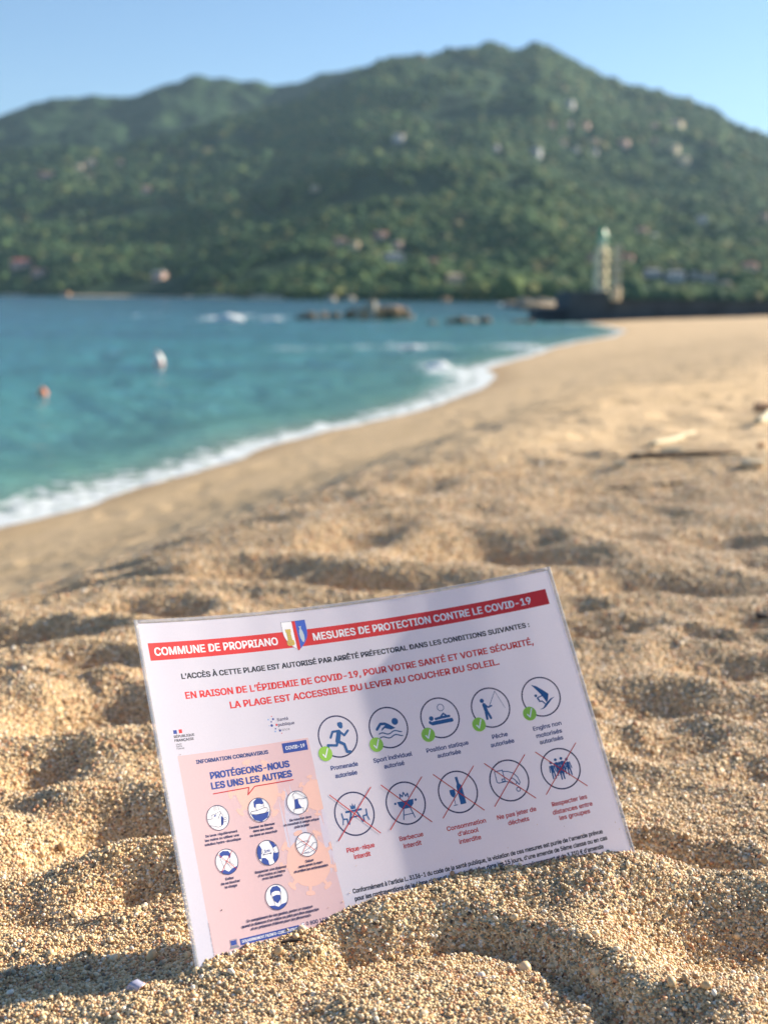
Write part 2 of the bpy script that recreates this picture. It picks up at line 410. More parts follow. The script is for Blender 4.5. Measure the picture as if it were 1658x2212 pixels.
RW = np.array([[0.90922789, 0.24279555, -0.33816412], [0.41538775, -0.47541324, 0.77552258], [0.02752573, -0.84559599, -0.53311327]])
OW = np.array([0.00020213, 0.74677932, -0.29017265 + HC])
KAPPA = -1.954e-3
def S0(u, v, off=0.0):
    """page millimetres (right, down) and lift above the paper -> world"""
    du = u - 148.5
    X = math.sin(KAPPA * du) / KAPPA; Z = (1 - math.cos(KAPPA * du)) / KAPPA
    rip = .15 * math.exp(-v / 80) * (math.sin(u / 5.3 + v * .01) + .7 * math.sin(u / 8.9 + 1)) * (.4 + .6 * u / 297)
    rip += .15 * math.sin((u + v * .55) / 46 + .6) * math.exp(-((u - 130) / 75) ** 2)
    return OW + RW @ (np.array([X, v - 100.0, Z + rip - off]) / 1000.0)
def build_grains(n=520000):
    r = np.linspace(.45, 3.2, 2000); s = np.interp(r, [.45, .9, 3.2], [.0014, .0016, .0031]); rho = r / s ** 2 * (1 - sstep(2.0, 3.2, r))
    cdf = np.cumsum(rho); cdf /= cdf[-1]
    R = np.interp(RNG.random(n), cdf, r); A = np.radians(RNG.uniform(-20.5, 20.5, n))
    x, y = R * np.sin(A), R * np.cos(A)
    size = np.interp(R, [.45, .9, 3.2], [.0014, .0016, .0031]) * np.exp(RNG.normal(0, .34, n))
    big = RNG.random(n) < np.where(R < .78, .014, .006); size = np.where(big & (R < 1.4), size * RNG.uniform(1.5, 2.2, n), size)
    z = ground_z(x, y) + size * RNG.uniform(-.15, .42, n)
    spin = np.stack([RNG.uniform(-.9, .9, n), RNG.uniform(-.9, .9, n), RNG.uniform(0, 6.28, n)], -1)
    m_ = 40; uu = RNG.uniform(0, 297, m_); vv = 192 - np.abs(RNG.normal(0, 12, m_)) - np.where(RNG.random(m_) < .25, RNG.uniform(0, 150, m_), 0)
    st = np.array([S0(a, max(b, 6), .25) for a, b in zip(uu, vv)]); x = np.concatenate([x, st[:, 0]]); y = np.concatenate([y, st[:, 1]]); z = np.concatenate([z, st[:, 2]])
    size = np.concatenate([size, RNG.uniform(.0004, .0008, m_)]); spin = np.concatenate([spin, RNG.uniform(0, 3, (m_, 3))])
    o = gn_scatter('sand_grains', np.stack([x, y, z], -1), dict(size=size, spin=spin), grain_material(), 2, .35, .72)
    tag(o, 'coarse multicoloured sand grains around the notice', 'sand', kind='stuff')
build_grains()

# ------------------------------------------------------------------ sea
def sea_material():
    m, n, b = new_mat('sea_water')
    tc = n.nodes.new('ShaderNodeTexCoord'); P = tc.outputs['Object']
    A = lambda k: (lambda a: (setattr(a, 'attribute_name', k), a.outputs['Fac'])[1])(n.nodes.new('ShaderNodeAttribute'))
    foam_a, deep_a = A('foam'), A('deep')
    mp = n.nodes.new('ShaderNodeMapping'); mp.inputs['Scale'].default_value = (0.35, 1.0, 1.0); n.links.new(P, mp.inputs[0])
    col = ramp(n, deep_a, [(0.0, (0.17, 0.24, 0.18)), (0.14, (0.09, 0.235, 0.20)), (0.42, (0.045, 0.20, 0.22)), (0.62, (0.028, 0.14, 0.205)), (1.0, (0.018, 0.085, 0.165))]).outputs[0]
    weed = ramp(n, tex_noise(n, mp.outputs[0], 0.10, 4, .6), [(0.5, (0, 0, 0)), (0.64, (1, 1, 1))]).outputs[0]
    band = ramp(n, deep_a, [(0.10, (0, 0, 0)), (0.28, (1, 1, 1)), (0.7, (1, 1, 1)), (0.95, (0, 0, 0))]).outputs[0]
    col = mixc(n, math_n(n, 'MULTIPLY', weed, math_n(n, 'MULTIPLY', band, 0.65)), col, (0.02, 0.075, 0.135))
    # foam: solid at the water's edge, breaking up into a net further out
    nz = tex_noise(n, P, 3.2, 5, .65); nz2 = tex_noise(n, P, 0.9, 3)
    thr = math_n(n, 'ADD', math_n(n, 'MULTIPLY', foam_a, 0.85), math_n(n, 'MULTIPLY', math_n(n, 'SUBTRACT', nz, 0.5), 3.2))
    thr = math_n(n, 'ADD', thr, math_n(n, 'MULTIPLY', math_n(n, 'SUBTRACT', nz2, 0.5), 0.5))
    fm = n.nodes.new('ShaderNodeMapRange'); fm.inputs[1].default_value = 0.38; fm.inputs[2].default_value = 0.70; n.links.new(thr, fm.inputs[0])
    gate = n.nodes.new('ShaderNodeMapRange'); gate.inputs[1].default_value = 0.0; gate.inputs[2].default_value = 0.15; n.links.new(foam_a, gate.inputs[0])
    fac = math_n(n, 'MULTIPLY', math_n(n, 'MULTIPLY', fm.outputs[0], gate.outputs[0], clamp=True), math_n(n, 'ADD', 0.45, math_n(n, 'MULTIPLY', tex_noise(n, P, 7.0, 4), 0.9), clamp=True))
    c = mixc(n, fac, col, (0.62, 0.67, 0.70)); n.links.new(c, b.inputs['Base Color'])
    rr = n.nodes.new('ShaderNodeMapRange'); rr.inputs[3].default_value = 0.16; rr.inputs[4].default_value = 0.8; n.links.new(fac, rr.inputs[0])
    n.links.new(rr.outputs[0], b.inputs['Roughness']); b.inputs['IOR'].default_value = 1.33
    b.inputs['Specular IOR Level'].default_value = 0.35
    bp = n.nodes.new('ShaderNodeBump'); bp.inputs['Strength'].default_value = 1.0; bp.inputs['Distance'].default_value = 0.10
    n.links.new(tex_noise(n, P, 1.7, 6, .6), bp.inputs['Height'])
    n.links.new(bp.outputs[0], b.inputs['Normal'])
    return m

def build_sea():
    az = np.radians(np.concatenate([np.linspace(-75, -24, 60)[:-1], np.linspace(-24, 16, 420), np.linspace(16, 75, 60)[1:]]))
    rs = [4.0]
    while rs[-1] < 1700: rs.append(rs[-1] * (1.0085 if rs[-1] < 160 else 1.03))
    rs += [2500, 4500, 9000]
    R, A = np.meshgrid(np.array(rs), az, indexing='ij'); X, Y = R * np.sin(A), R * np.cos(A)
    D = -shore_dist(X, Y)
    amp = np.clip(D / 4, 0, 1) * np.where(R < 400, 1, 0)
    c, s = math.cos(.35), math.sin(.35); U, V = X * c + Y * s, -X * s + Y * c
    Z = 0.02 + amp * (0.08 * fbm(U * .45, V * .16, 31, 3) + 0.05 * fbm(U * 1.3, V * .7, 33, 3))
    Z += 0.05 * np.exp(-((D - 1.6) / .5) ** 2) * (1 + .6 * vnoise(X * .8, Y * .8, 40))
    o = grid_ob('sea', X, Y, Z, sea_material())
    wid = np.interp(Y, [8, 11, 16, 20, 27, 31, 36, 42, 60, 120], [1.35, 1.25, .9, .72, .9, 1.45, 1.8, .7, .3, .15])
    foam = np.clip(1.1 - D / wid * 1.0, 0, 1.1)
    # broken crests further out
    for (px, py, wx, wy, st) in [(905, 749, 75, 5, .95), (1120, 751, 65, 6, 1.0), (650, 754, 60, 4, .62), (495, 686, 38, 5, 1.2), (590, 687, 32, 3.5, .8), (318, 682, 14, 4, .5),
                                 (945, 795, 45, 16, 1.1), (1000, 812, 50, 22, 1.0), (780, 748, 40, 3, .5), (1250, 702, 60, 2.5, .6), (250, 760, 22, 2, .35)]:
        c0 = at(px, py); ex = at(px + wx, py)[0] - c0[0]; ey = at(px, py - wy)[1] - c0[1]
        foam = np.maximum(foam, st * np.exp(-(((X - c0[0]) / ex) ** 2 + ((Y - c0[1]) / ey) ** 2)) * (R < 300))
    set_attr(o, 'foam', foam)
    set_attr(o, 'deep', np.clip(np.log(np.maximum(D, .5) / .5) / math.log(900 / .5), 0, 1))
    tag(o, kind='structure')
build_sea()

def lump_cloud(name, blobs, mat, sub=2):
    """many small irregular lumps joined as one mass"""
    bm = bmesh.new(); bmesh.ops.create_icosphere(bm, subdivisions=sub, radius=1.0)
    bv = np.array([v.co[:] for v in bm.verts]); bf = np.array([[v.index for v in f.verts] for f in bm.faces]); bm.free()
    V, F = [], []
    for k, (c, s) in enumerate(blobs):
        d = 1 + .35 * np.array([mnoise.noise(Vector(v * 1.7) + Vector((k * 3.1, 0, 0))) for v in bv])
        V.append(bv * d[:, None] * np.array(s) + np.array(c)); F.append(bf + k * len(bv))
    V = np.concatenate(V); F = np.concatenate(F)
    return mesh_ob(name, V, F.tolist(), mat, smooth=True)

foam_mat = simple('foam', (.74, .78, .80), .85, .04, 20)
def breaker(px, py, wpx, hpx, n, label):
    c = at(px, py, 0.02); r = math.hypot(c[0], c[1]); u = r / FD
    bl = []
    for k in range(n):
        t = RNG.normal(0, .42); e = math.exp(-t * t * 1.6)
        s = u * hpx * RNG.uniform(.18, .42) * (0.35 + e)
        bl.append(((c[0] + t * wpx * u, c[1] + RNG.normal(0, .25) * wpx * u * .5, .03 + RNG.uniform(0, .55) * hpx * u * e), (s * 1.7, s * 1.5, s)))
    tag(lump_cloud('breaking_wave', bl, foam_mat), label, 'wave', kind='stuff')
breaker(945, 799, 28, 17, 70, 'white breaking wave at the bend of the shoreline')
breaker(497, 693, 34, 14, 60, 'white splash of surf left of the rocks')
breaker(590, 692, 24, 7, 26, 'low white surf between the splash and the rocks')
breaker(890, 753, 42, 8, 46, 'thin white crest in front of the rocks')
breaker(1125, 754, 40, 7, 40, 'thin white crest beside the beach tip')

# ------------------------------------------------------------------ far hills
def prof(pts):
    a, t = [], []
    for x, y in pts:
        d = ray(x, y); a.append(math.atan2(d[0], d[1])); t.append(d[2] / math.hypot(d[0], d[1]))
    a = np.array(a); t = np.array(t); k = np.argsort(a); return a[k], t[k]
MAIN = prof([(-2600, 560), (-1200, 480), (-300, 380), (0, 330), (250, 322), (300, 312), (380, 300), (480, 265), (600, 235), (700, 195), (760, 162), (820, 138), (880, 127), (950, 120), (1000, 112),
             (1060, 102), (1115, 107), (1140, 103), (1160, 96), (1175, 106), (1200, 118), (1250, 145), (1300, 170), (1350, 190), (1420, 205), (1470, 220), (1530, 235), (1590, 268), (1658, 300),
             (1900, 420), (2600, 560), (4300, 620)])
BACK = prof([(-2600, 500), (-1200, 420), (-300, 300), (0, 247), (60, 228), (130, 218), (200, 207), (240, 212), (280, 216), (310, 200), (350, 180), (400, 170), (460, 165), (500, 168), (540, 175),
             (580, 183), (640, 178), (700, 160), (760, 148), (850, 150), (1000, 200), (1300, 400), (2200, 600)])
_sa = np.radians([-60, -18, -10, -6, -4, 0, 6, 18, 60]); _sr = np.array([1800, 1500, 1150, 860, 760, 700, 640, 700, 900.])
def shore_r(a): return np.interp(a, _sa, _sr)
def hill_main(a, t):
    """azimuth and 0..1 depth -> distance, height"""
    rs = shore_r(a); rr = 2900 + 250 * np.sin(a * 9)
    r = rs + (rr - rs) * t
    x, y = r * np.sin(a), r * np.cos(a)
    e = np.interp(a, *MAIN)
    tt = np.clip(t, 0, 1)
    g = tt ** 0.86 + 0.085 * np.sin(math.pi * tt) * fbm(x / 520, y / 520, 51, 4, .55)
    g = np.minimum(g, .90 + .10 * tt ** 3 - .004 * np.abs(vnoise(a * 220, a * 0, 5)))
    after = np.clip(t - 1, 0, 1)
    z = 1.2 + (r * e) * g * (1 - after * 1.2) + HC * tt
    spur = np.abs(fbm(x / 260, y / 260, 61, 3)) * 20 * np.sin(math.pi * np.clip(tt, 0, 1)) ** .6
    z = z - spur + 2.0 * tt ** .5 * fbm(x / 38, y / 38, 71, 3, .6) * (1 - .5 * tt)
    return r, x, y, np.maximum(z, 0.3 + 2 * tt)
def hill_back(a, t):
    rs = 2500.0; rr = 3600.0; r = rs + (rr - rs) * t; x, y = r * np.sin(a), r * np.cos(a)
    e = np.interp(a, *BACK); tt = np.clip(t, 0, 1)
    z = HC + r * e * (0.35 + .65 * tt ** .8) * (1 - np.clip(t - 1, 0, 1)) - np.abs(fbm(x / 420, y / 420, 81, 3)) * 55 * np.sin(math.pi * tt) + 7 * fbm(x / 60, y / 60, 85, 3)
    return r, x, y, z

def hill_material():
    m, n, b = new_mat('scrub_hillside')
    tc = n.nodes.new('ShaderNodeTexCoord'); P = tc.outputs['Object']
    c = ramp(n, tex_noise(n, P, .02, 8, .65), [(.35, (.020, .052, .028)), (.55, (.036, .082, .038)), (.7, (.075, .105, .052))]).outputs[0]
    rock = ramp(n, tex_noise(n, P, .008, 7, .7), [(.62, (0, 0, 0)), (.72, (1, 1, 1))]).outputs[0]
    c = mixc(n, math_n(n, 'MULTIPLY', rock, .6), c, (.25, .21, .16))
    n.links.new(c, b.inputs['Base Color']); b.inputs['Roughness'].default_value = .95; b.inputs['Specular IOR Level'].default_value = .1
    bp = n.nodes.new('ShaderNodeBump'); bp.inputs['Strength'].default_value = .8; bp.inputs['Distance'].default_value = 6
    n.links.new(tex_noise(n, P, .07, 6, .7), bp.inputs['Height']); n.links.new(bp.outputs[0], b.inputs['Normal'])
    return m
HM = hill_material()
azh = np.radians(np.concatenate([np.linspace(-60, -22, 60)[:-1], np.linspace(-22, 22, 460), np.linspace(22, 60, 60)[1:]]))
for nm, fn in (('hill', hill_main), ('hill', hill_back)):
    T, A = np.meshgrid(np.concatenate([np.linspace(0, 1, 230), np.linspace(1.02, 1.6, 16)]), azh, indexing='ij')
    r_, x_, y_, z_ = fn(A, T)
    if fn is hill_main:
        x_[0] *= .999; y_[0] *= .999; z_[0] = -2
    o = grid_ob(nm, x_, y_, z_, HM); tag(o, kind='structure')

_tt = np.linspace(0.004, 1.0, 700)
def hill_hit(px, py):
    d = ray(px, py); a = math.atan2(d[0], d[1]); tn = d[2] / math.hypot(d[0], d[1])
    r, x, y, z = hill_main(np.full(_tt.shape, a), _tt)
    ok = (z - HC) / r >= tn
    k = int(np.argmax(ok)) if ok.any() else len(_tt) - 1
    return np.array([x[k], y[k], z[k]]), r[k]

def leaf_material():
    m, n, b = new_mat('tree_canopy')
    oi = n.nodes.new('ShaderNodeObjectInfo')
    c = ramp(n, oi.outputs['Random'], [(0, (.034, .078, .042)), (.35, (.052, .112, .054)), (.6, (.075, .140, .055)), (.82, (.110, .155, .052)), (.95, (.16, .165, .065)), (1, (.20, .17, .095))]).outputs[0]
    tc = n.nodes.new('ShaderNodeTexCoord')
    c = mixc(n, math_n(n, 'MULTIPLY', tex_noise(n, tc.outputs['Object'], 4, 4), .5), c, (.035, .06, .02))
    n.links.new(c, b.inputs['Base Color']); b.inputs['Roughness'].default_value = .9; b.inputs['Specular IOR Level'].default_value = .1
    return m
# pale strips of the far beach
strip_mat = simple('far_sand', (.52, .42, .28), .9, .15, .2)
def far_strip(x0, x1, y, hpx):
    V, F = [], []; n = 24
    for k in range(n + 1):
        px = x0 + (x1 - x0) * k / n; d = ray(px, 645); a = math.atan2(d[0], d[1]); r = float(shore_r(a)); th = hpx * r / FD * (0.5 + 0.5 * math.sin(math.pi * k / n)) * random.uniform(.8, 1.1)
        for dr, z in ((-16, -.4), (-13, .3), (-4, th * .7), (4, th), (12, th * .6)):
            V.append(((r + dr) * math.sin(a), (r + dr) * math.cos(a), z))
    for k in range(n):
        for q in range(4): i = k * 5 + q; F.append((i, i + 5, i + 6, i + 1))
    tag(mesh_ob('far_beach', V, F, strip_mat), kind='structure')
far_strip(400, 540, 648, 7); far_strip(534, 614, 648, 13); far_strip(130, 395, 640, 4); far_strip(0, 60, 640, 5)

# ------------------------------------------------------------------ houses on the hillside
wall_m = {k: simple('render_' + k, c, .85, .06, .5) for k, c in dict(cream=(.66, .56, .38), white=(.58, .56, .53), pink=(.62, .42, .34), peach=(.66, .50, .34), grey=(.46, .47, .47)).items()}
roof_m = {k: simple('roof_' + k, c, .85, .12, .8) for k, c in dict(tile=(.42, .20, .13), pale=(.52, .38, .28), grey=(.34, .35, .37), red=(.42, .10, .08)).items()}
glass_m = simple('window_glass', (.05, .07, .09), .15, .1, 1)
def box_vf(x0, x1, y0, y1, z0, z1):
    v = [(x0, y0, z0), (x1, y0, z0), (x1, y1, z0), (x0, y1, z0), (x0, y0, z1), (x1, y0, z1), (x1, y1, z1), (x0, y1, z1)]
    f = [(0, 3, 2, 1), (4, 5, 6, 7), (0, 1, 5, 4), (1, 2, 6, 5), (2, 3, 7, 6), (3, 0, 4, 7)]
    return v, f
HOUSE_SPOTS = []
def house(px, py, wpx, hpx, wall, roof, label):
    p, r = hill_hit(px, py + hpx * .5); u = r / FD
    W, H = wpx * u * .84, hpx * u * .88; Dp = W * .65; wh = H * .72; HOUSE_SPOTS.append((math.atan2(p[0], p[1]), r, W))
    t = empty('house', (p[0], p[1], p[2] + 1.0), -math.atan2(p[0], p[1]) + random.uniform(-.7, .05))
    tag(t, label, 'house', 'houses scattered over the far hillside')
    v, f = box_vf(-W / 2, W / 2, -Dp / 2, Dp / 2, -9, wh); mesh_ob('wall', v, f, wall_m[wall], t)
    e = W * .05; rh = H - wh
    v = [(-W / 2 - e, -Dp / 2 - e, wh), (W / 2 + e, -Dp / 2 - e, wh), (W / 2 + e, Dp / 2 + e, wh), (-W / 2 - e, Dp / 2 + e, wh), (-W * .28, 0, wh + rh), (W * .28, 0, wh + rh)]
    mesh_ob('roof', v, [(0, 1, 5, 4), (1, 2, 5), (2, 3, 4, 5), (3, 0, 4), (0, 3, 2, 1)], roof_m[roof], t)
    nwin = 3 if wpx > 24 else 2
    for k in range(nwin):
        cx = (k + .5) / nwin * W - W / 2; ww = W * .07
        v, f = box_vf(cx - ww, cx + ww, -Dp / 2 - .12, -Dp / 2 + .1, wh * .35, wh * .78); mesh_ob('window', v, f, glass_m, t)
HOUSES = [
 (1458, 270, 34, 17, 'cream', 'pale', 'large cream house highest on the right slope'),
 (1230, 224, 20, 15, 'white', 'grey', 'grey white house highest below the summit'),
 (1190, 270, 14, 9, 'pink', 'tile', 'small pink house left in the upper row below the summit'),
 (1228, 270, 12, 9, 'white', 'tile', 'tiny pale house middle of the upper row below the summit'),
 (1263, 270, 18, 10, 'pink', 'tile', 'pink house right in the upper row below the summit'),
 (1410, 271, 13, 9, 'pink', 'pale', 'small pinkish house just left of the large cream house'),
 (1215, 306, 16, 13, 'peach', 'tile', 'bright peach house left in the middle row of the upper slope'),
 (1282, 306, 14, 11, 'peach', 'tile', 'peach house centre of the middle row of the upper slope'),
 (1345, 308, 26, 11, 'pink', 'tile', 'long pink house right in the middle row of the upper slope'),
 (1412, 303, 11, 9, 'pink', 'tile', 'tiny pink house between the long pink house and the cream house'),
 (1454, 321, 24, 13, 'cream', 'pale', 'cream house directly below the large cream house'),
 (1474, 345, 26, 13, 'cream', 'pale', 'lowest of the three cream houses on the right slope'),
 (1156, 328, 26, 13, 'grey', 'grey', 'grey house left in the lower row of the upper slope'),
 (1243, 324, 12, 8, 'white', 'grey', 'tiny white house centre of the lower row of the upper slope'),
 (1283, 328, 14, 9, 'white', 'grey', 'small white house right in the lower row of the upper slope'),
 (1070, 320, 15, 9, 'grey', 'grey', 'small grey house standing alone left of the upper village'),
 (860, 298, 24, 15, 'grey', 'pale', 'lone pale house in the middle of the hill'),
 (198, 351, 22, 13, 'cream', 'pale', 'upper cream house of the trio on the left slope'),
 (171, 363, 20, 13, 'cream', 'pale', 'left cream house of the trio on the left slope'),
 (195, 382, 17, 10, 'peach', 'tile', 'lower peach house of the trio on the left slope'),
 (102, 378, 34, 9, 'pink', 'tile', 'long low pinkish house left of the cream trio'),
 (260, 351, 15, 8, 'cream', 'tile', 'small cream house right of the cream trio'),
 (316, 409, 20, 11, 'pink', 'tile', 'small orange pink house below the cream trio'),
 (680, 407, 18, 9, 'cream', 'pale', 'yellowish house alone in the middle woods'),
 (735, 522, 28, 13, 'pink', 'tile', 'pink house left in the group above the rocks'),
 (766, 530, 20, 14, 'cream', 'tile', 'bright cream house second in the group above the rocks'),
 (822, 508, 32, 12, 'pink', 'tile', 'long pink house topmost in the group above the rocks'),
 (858, 529, 24, 14, 'pink', 'pale', 'pinkish house right in the group above the rocks'),
 (850, 556, 46, 15, 'grey', 'grey', 'wide grey building lowest in the group above the rocks'),
 (935, 566, 22, 9, 'pink', 'tile', 'dull pink house right of the wide grey building'),
 (981, 603, 42, 19, 'peach', 'pale', 'large peach house low near the far shore'),
 (345, 595, 32, 17, 'pink', 'grey', 'pinkish grey house low on the left near the water'),
 (48, 569, 46, 16, 'pink', 'red', 'house with a red roof at the far left'),
 (86, 588, 30, 13, 'pink', 'tile', 'dull brown house right of the red roofed house'),
 (1385, 500, 26, 11, 'pink', 'tile', 'pink house upper left in the group right of the lighthouse'),
 (1406, 513, 24, 13, 'white', 'grey', 'whitish house in the group right of the lighthouse'),
 (1515, 475, 24, 11, 'grey', 'grey', 'grey house high in the group right of the lighthouse'),
 (1650, 470, 20, 14, 'pink', 'tile', 'pink house at the right picture edge above the wall'),
 (1486, 530, 16, 14, 'cream', 'pale', 'small round looking cream house above the grey sheds'),
 (1352, 557, 30, 11, 'pink', 'red', 'dull red house directly right of the lighthouse'),
 (1408, 592, 42, 12, 'grey', 'grey', 'long grey shed left above the harbour wall'),
 (1458, 598, 44, 17, 'grey', 'grey', 'big grey shed right above the harbour wall'),
 (1498, 597, 14, 14, 'white', 'pale', 'left of three bright white huts above the harbour wall'),
 (1518, 599, 14, 14, 'white', 'pale', 'middle of three bright white huts above the harbour wall'),
 (1537, 601, 14, 14, 'white', 'pale', 'right of three bright white huts above the harbour wall'),
 (1562, 619, 30, 17, 'peach', 'pale', 'peach house close above the harbour wall'),
 (1618, 577, 34, 13, 'pink', 'red', 'reddish house far right above the harbour wall'),
 (1392, 631, 26, 13, 'grey', 'grey', 'blue grey shed just above the harbour wall'),
 (1278, 505, 15, 12, 'cream', 'pale', 'small pale house left of the green lantern'),
 (1276, 559, 15, 12, 'pink', 'tile', 'small pink house left of the lighthouse shaft'),
]
for hrow in HOUSES: house(*hrow)

def build_forest():
    n = 280000
    t = RNG.random(n) ** 1.35 * 1.0 + .006; a = np.radians(np.where(RNG.random(n) < .22, RNG.uniform(-38, 38, n), RNG.uniform(-20, 20, n)))
    r, x, y, z = hill_main(a, t)
    dens = fbm(x / 140, y / 140, 91, 4, .6)
    keep = (dens > -0.55 + .5 * t * RNG.random(n)) ; x, y, z, t, r = x[keep], y[keep], z[keep], t[keep], r[keep]
    ok = np.ones(len(x), bool); az_ = np.arctan2(x, y)
    for (ha, hr, hw_) in HOUSE_SPOTS:
        dx = np.abs(az_ - ha) * hr; ok &= ~((dx < hw_ * .62 + 5) & (r > hr - hw_ * 1.4 - 40) & (r < hr + hw_ * .8))
    x, y, z, t, r = x[ok], y[ok], z[ok], t[ok], r[ok]
    size = (5.5 + 6 * t) * np.exp(RNG.normal(0, .3, len(x)))
    spin = np.stack([np.zeros(len(x)), np.zeros(len(x)), RNG.uniform(0, 6.28, len(x))], -1)
    o = gn_scatter('forest', np.stack([x, y, z + size * .12], -1), dict(size=size, spin=spin), leaf_material(), 3, .75, .8)
    tag(o, 'dense green woodland covering the far hillside', 'woodland', kind='stuff')
build_forest()

# ------------------------------------------------------------------ harbour wall and lighthouse
conc = simple('shaded_concrete', (.065, .08, .09), .9, .25, .6, .5)  # shade of the wall's unlit side is put into this base colour
conc2 = simple('darker_shaded_concrete', (.035, .042, .05), .9, .25, .6, .5)  # same concrete with the shade painted in deeper, for quay and coping
P0 = at(1165, 690); P1 = at(1247, 691)
yq = P1[1]
def wx(px, y):      # world x of a picture column at depth y
    d = ray(px, 665); return d[0] / d[1] * y
def wz(px, py, y):
    d = ray(px, py); return HC + d[2] / d[1] * y
y0 = 118.0
def prism(name, xa, xb, ya, yb, za, zb, mat, parent=None, bevel=0.05, seg=10):
    v, f = box_vf(xa, xb, ya, yb, za, zb); o = mesh_ob(name, v, f, mat, parent)
    bm = bmesh.new(); bm.from_mesh(o.data)
    bmesh.ops.bevel(bm, geom=bm.edges[:], offset=bevel, segments=1, affect='EDGES')
    bm.to_mesh(o.data); bm.free(); return o
jet = empty('harbour_wall', (wx(1270, y0), y0, 0)); tag(jet, 'long shaded concrete harbour wall behind the beach', 'wall')
def rel(o, base): 
    for v in o.data.vertices: v.co -= Vector(base)
    return o
JB = tuple(jet.location)
q = rel(prism('quay', wx(1166, y0), wx(1250, y0), y0, y0 + 9, -2, wz(1200, 667, y0), conc2, jet), JB)
q = rel(prism('platform', wx(1226, y0), wx(1312, y0), y0 - .05, y0 + 9, -2, wz(1270, 629, y0), conc, jet), JB)
seg0 = 1312
xs = np.linspace(wx(1312, y0), wx(1312, y0) + 80, 17)
zt = wz(1400, 652, y0)
for k in range(16):
    o = prism('wall_section', xs[k] + .02, xs[k + 1] - .02, y0 + .1 - .02 * (k % 2), y0 + 3.4, -2, zt + .04 * math.sin(k * 2.1), conc, jet, .06); rel(o, JB)
rel(prism('coping', xs[0], xs[-1], y0 - .05, y0 + .9, zt + .06, zt + .26, conc2, jet, .04), JB)

ivory = simple('ivory_render', (.82, .74, .50), .7, .1, 1.5, .2)
green = simple('green_paint', (.03, .30, .17), .35, .1, 2)
lamp_m = simple('lantern_glass', (.45, .60, .50), .15, .1, 2)
steel = simple('scaffold_steel', (.25, .26, .27), .5, .1, 2, metal=.6)
board = simple('pale_boards', (.50, .50, .40), .8, .15, 2)
def lathe(profile, n=8, rot=0.0, smooth=False):
    V, F = [], []
    for (r, z) in profile:
        for k in range(n): a = rot + 2 * math.pi * k / n; V.append((r * math.cos(a), r * math.sin(a), z))
    for i in range(len(profile) - 1):
        for k in range(n): F.append((i * n + k, i * n + (k + 1) % n, (i + 1) * n + (k + 1) % n, (i + 1) * n + k))
    F.append(tuple(range(n))[::-1]); F.append(tuple((len(profile) - 1) * n + k for k in range(n)))
    return V, F
yl = y0 + 3.0; u_l = yl / FD
zl = wz(1295, 629, yl) - .05; xl = wx(1294, yl)
lh = empty('lighthouse', (xl, yl, zl)); tag(lh, 'ivory banded lighthouse tower with a green lantern on the harbour wall', 'lighthouse')
zz = lambda py: wz(1295, py, yl) - zl
R0 = 14 * u_l
top = zz(533)
v, f = lathe([(R0 * 1.12, 0), (R0, .5), (R0 * .92, top - .5), (R0 * .72, top - .2), (R0 * .6, top)], 8, math.radians(-6)); mesh_ob('shaft', v, f, ivory, lh)
for k, py in enumerate((618, 593, 568, 546)):
    z = zz(py); v, f = lathe([(R0 * 1.02, z - .12), (R0 * 1.16, z - .06), (R0 * 1.16, z + .08), (R0 * 1.02, z + .12)], 8, math.radians(-6)); mesh_ob('band', v, f, ivory, lh)
for k, py in enumerate((606, 580, 557)):
    z = zz(py); a = math.radians(-95)
    v, f = box_vf(-.2, .2, -R0 * 1.02, -R0 * .9, z - .3, z + .3); mesh_ob('window', v, f, glass_m, lh)
v, f = lathe([(9 * u_l, top), (9 * u_l, zz(514))], 12); mesh_ob('lantern_room', v, f, lamp_m, lh)
v, f = lathe([(13 * u_l, top - .02), (13 * u_l, top + .09)], 12); mesh_ob('gallery', v, f, ivory, lh)
v, f = lathe([(11 * u_l, zz(514)), (11 * u_l, zz(511)), (9 * u_l, zz(504)), (6.5 * u_l, zz(498)), (2 * u_l, zz(494)), (1 * u_l, zz(488))], 12); mesh_ob('dome', v, f, green, lh)
for k in range(10):
    a = 2 * math.pi * k / 10; x_, y_ = 12 * u_l * math.cos(a), 12 * u_l * math.sin(a)
    v, f = box_vf(x_ - .02, x_ + .02, y_ - .02, y_ + .02, top + .09, top + .6); mesh_ob('railing_post', v, f, green, lh)

scx = wx(1324, yl); sf = empty('scaffold', (scx, yl - .3, zl)); tag(sf, 'pale boarded scaffold stair tower against the right side of the lighthouse', 'scaffold')
hw = 8.5 * u_l
for sx in (-1, 1):
    for sy in (-1, 1):
        v, f = box_vf(sx * hw - .035, sx * hw + .035, sy * .5 - .035, sy * .5 + .035, -.9, zz(543)); mesh_ob('pole', v, f, steel, sf)
for py in (632, 613, 590, 567, 545):
    z = zz(py); v, f = box_vf(-hw, hw, -.55, .55, z - .05, z + .05); mesh_ob('platform', v, f, board, sf)
    v, f = box_vf(-hw * .9, hw * .9, -.62, -.57, z + .08, z + .62); mesh_ob('board_panel', v, f, board, sf)
    v, f = box_vf(hw + .04, hw + .07, -.5, .5, z + .08, z + .7); mesh_ob('side_panel', v, f, board, sf)
px_, pz_ = wx(1325, y0), wz(1325, 648, y0)
v, f = lathe([(.44, 0), (.5, .3), (.5, 1.1), (.40, 1.35)], 12); o = mesh_ob('bollard', v, f, simple('sandy_concrete', (.62, .50, .33), .8, .12, 2)); o.location = (px_, y0 - .6, pz_ - .1)
tag(o, 'rounded sandy concrete bollard at the foot of the scaffold', 'bollard')

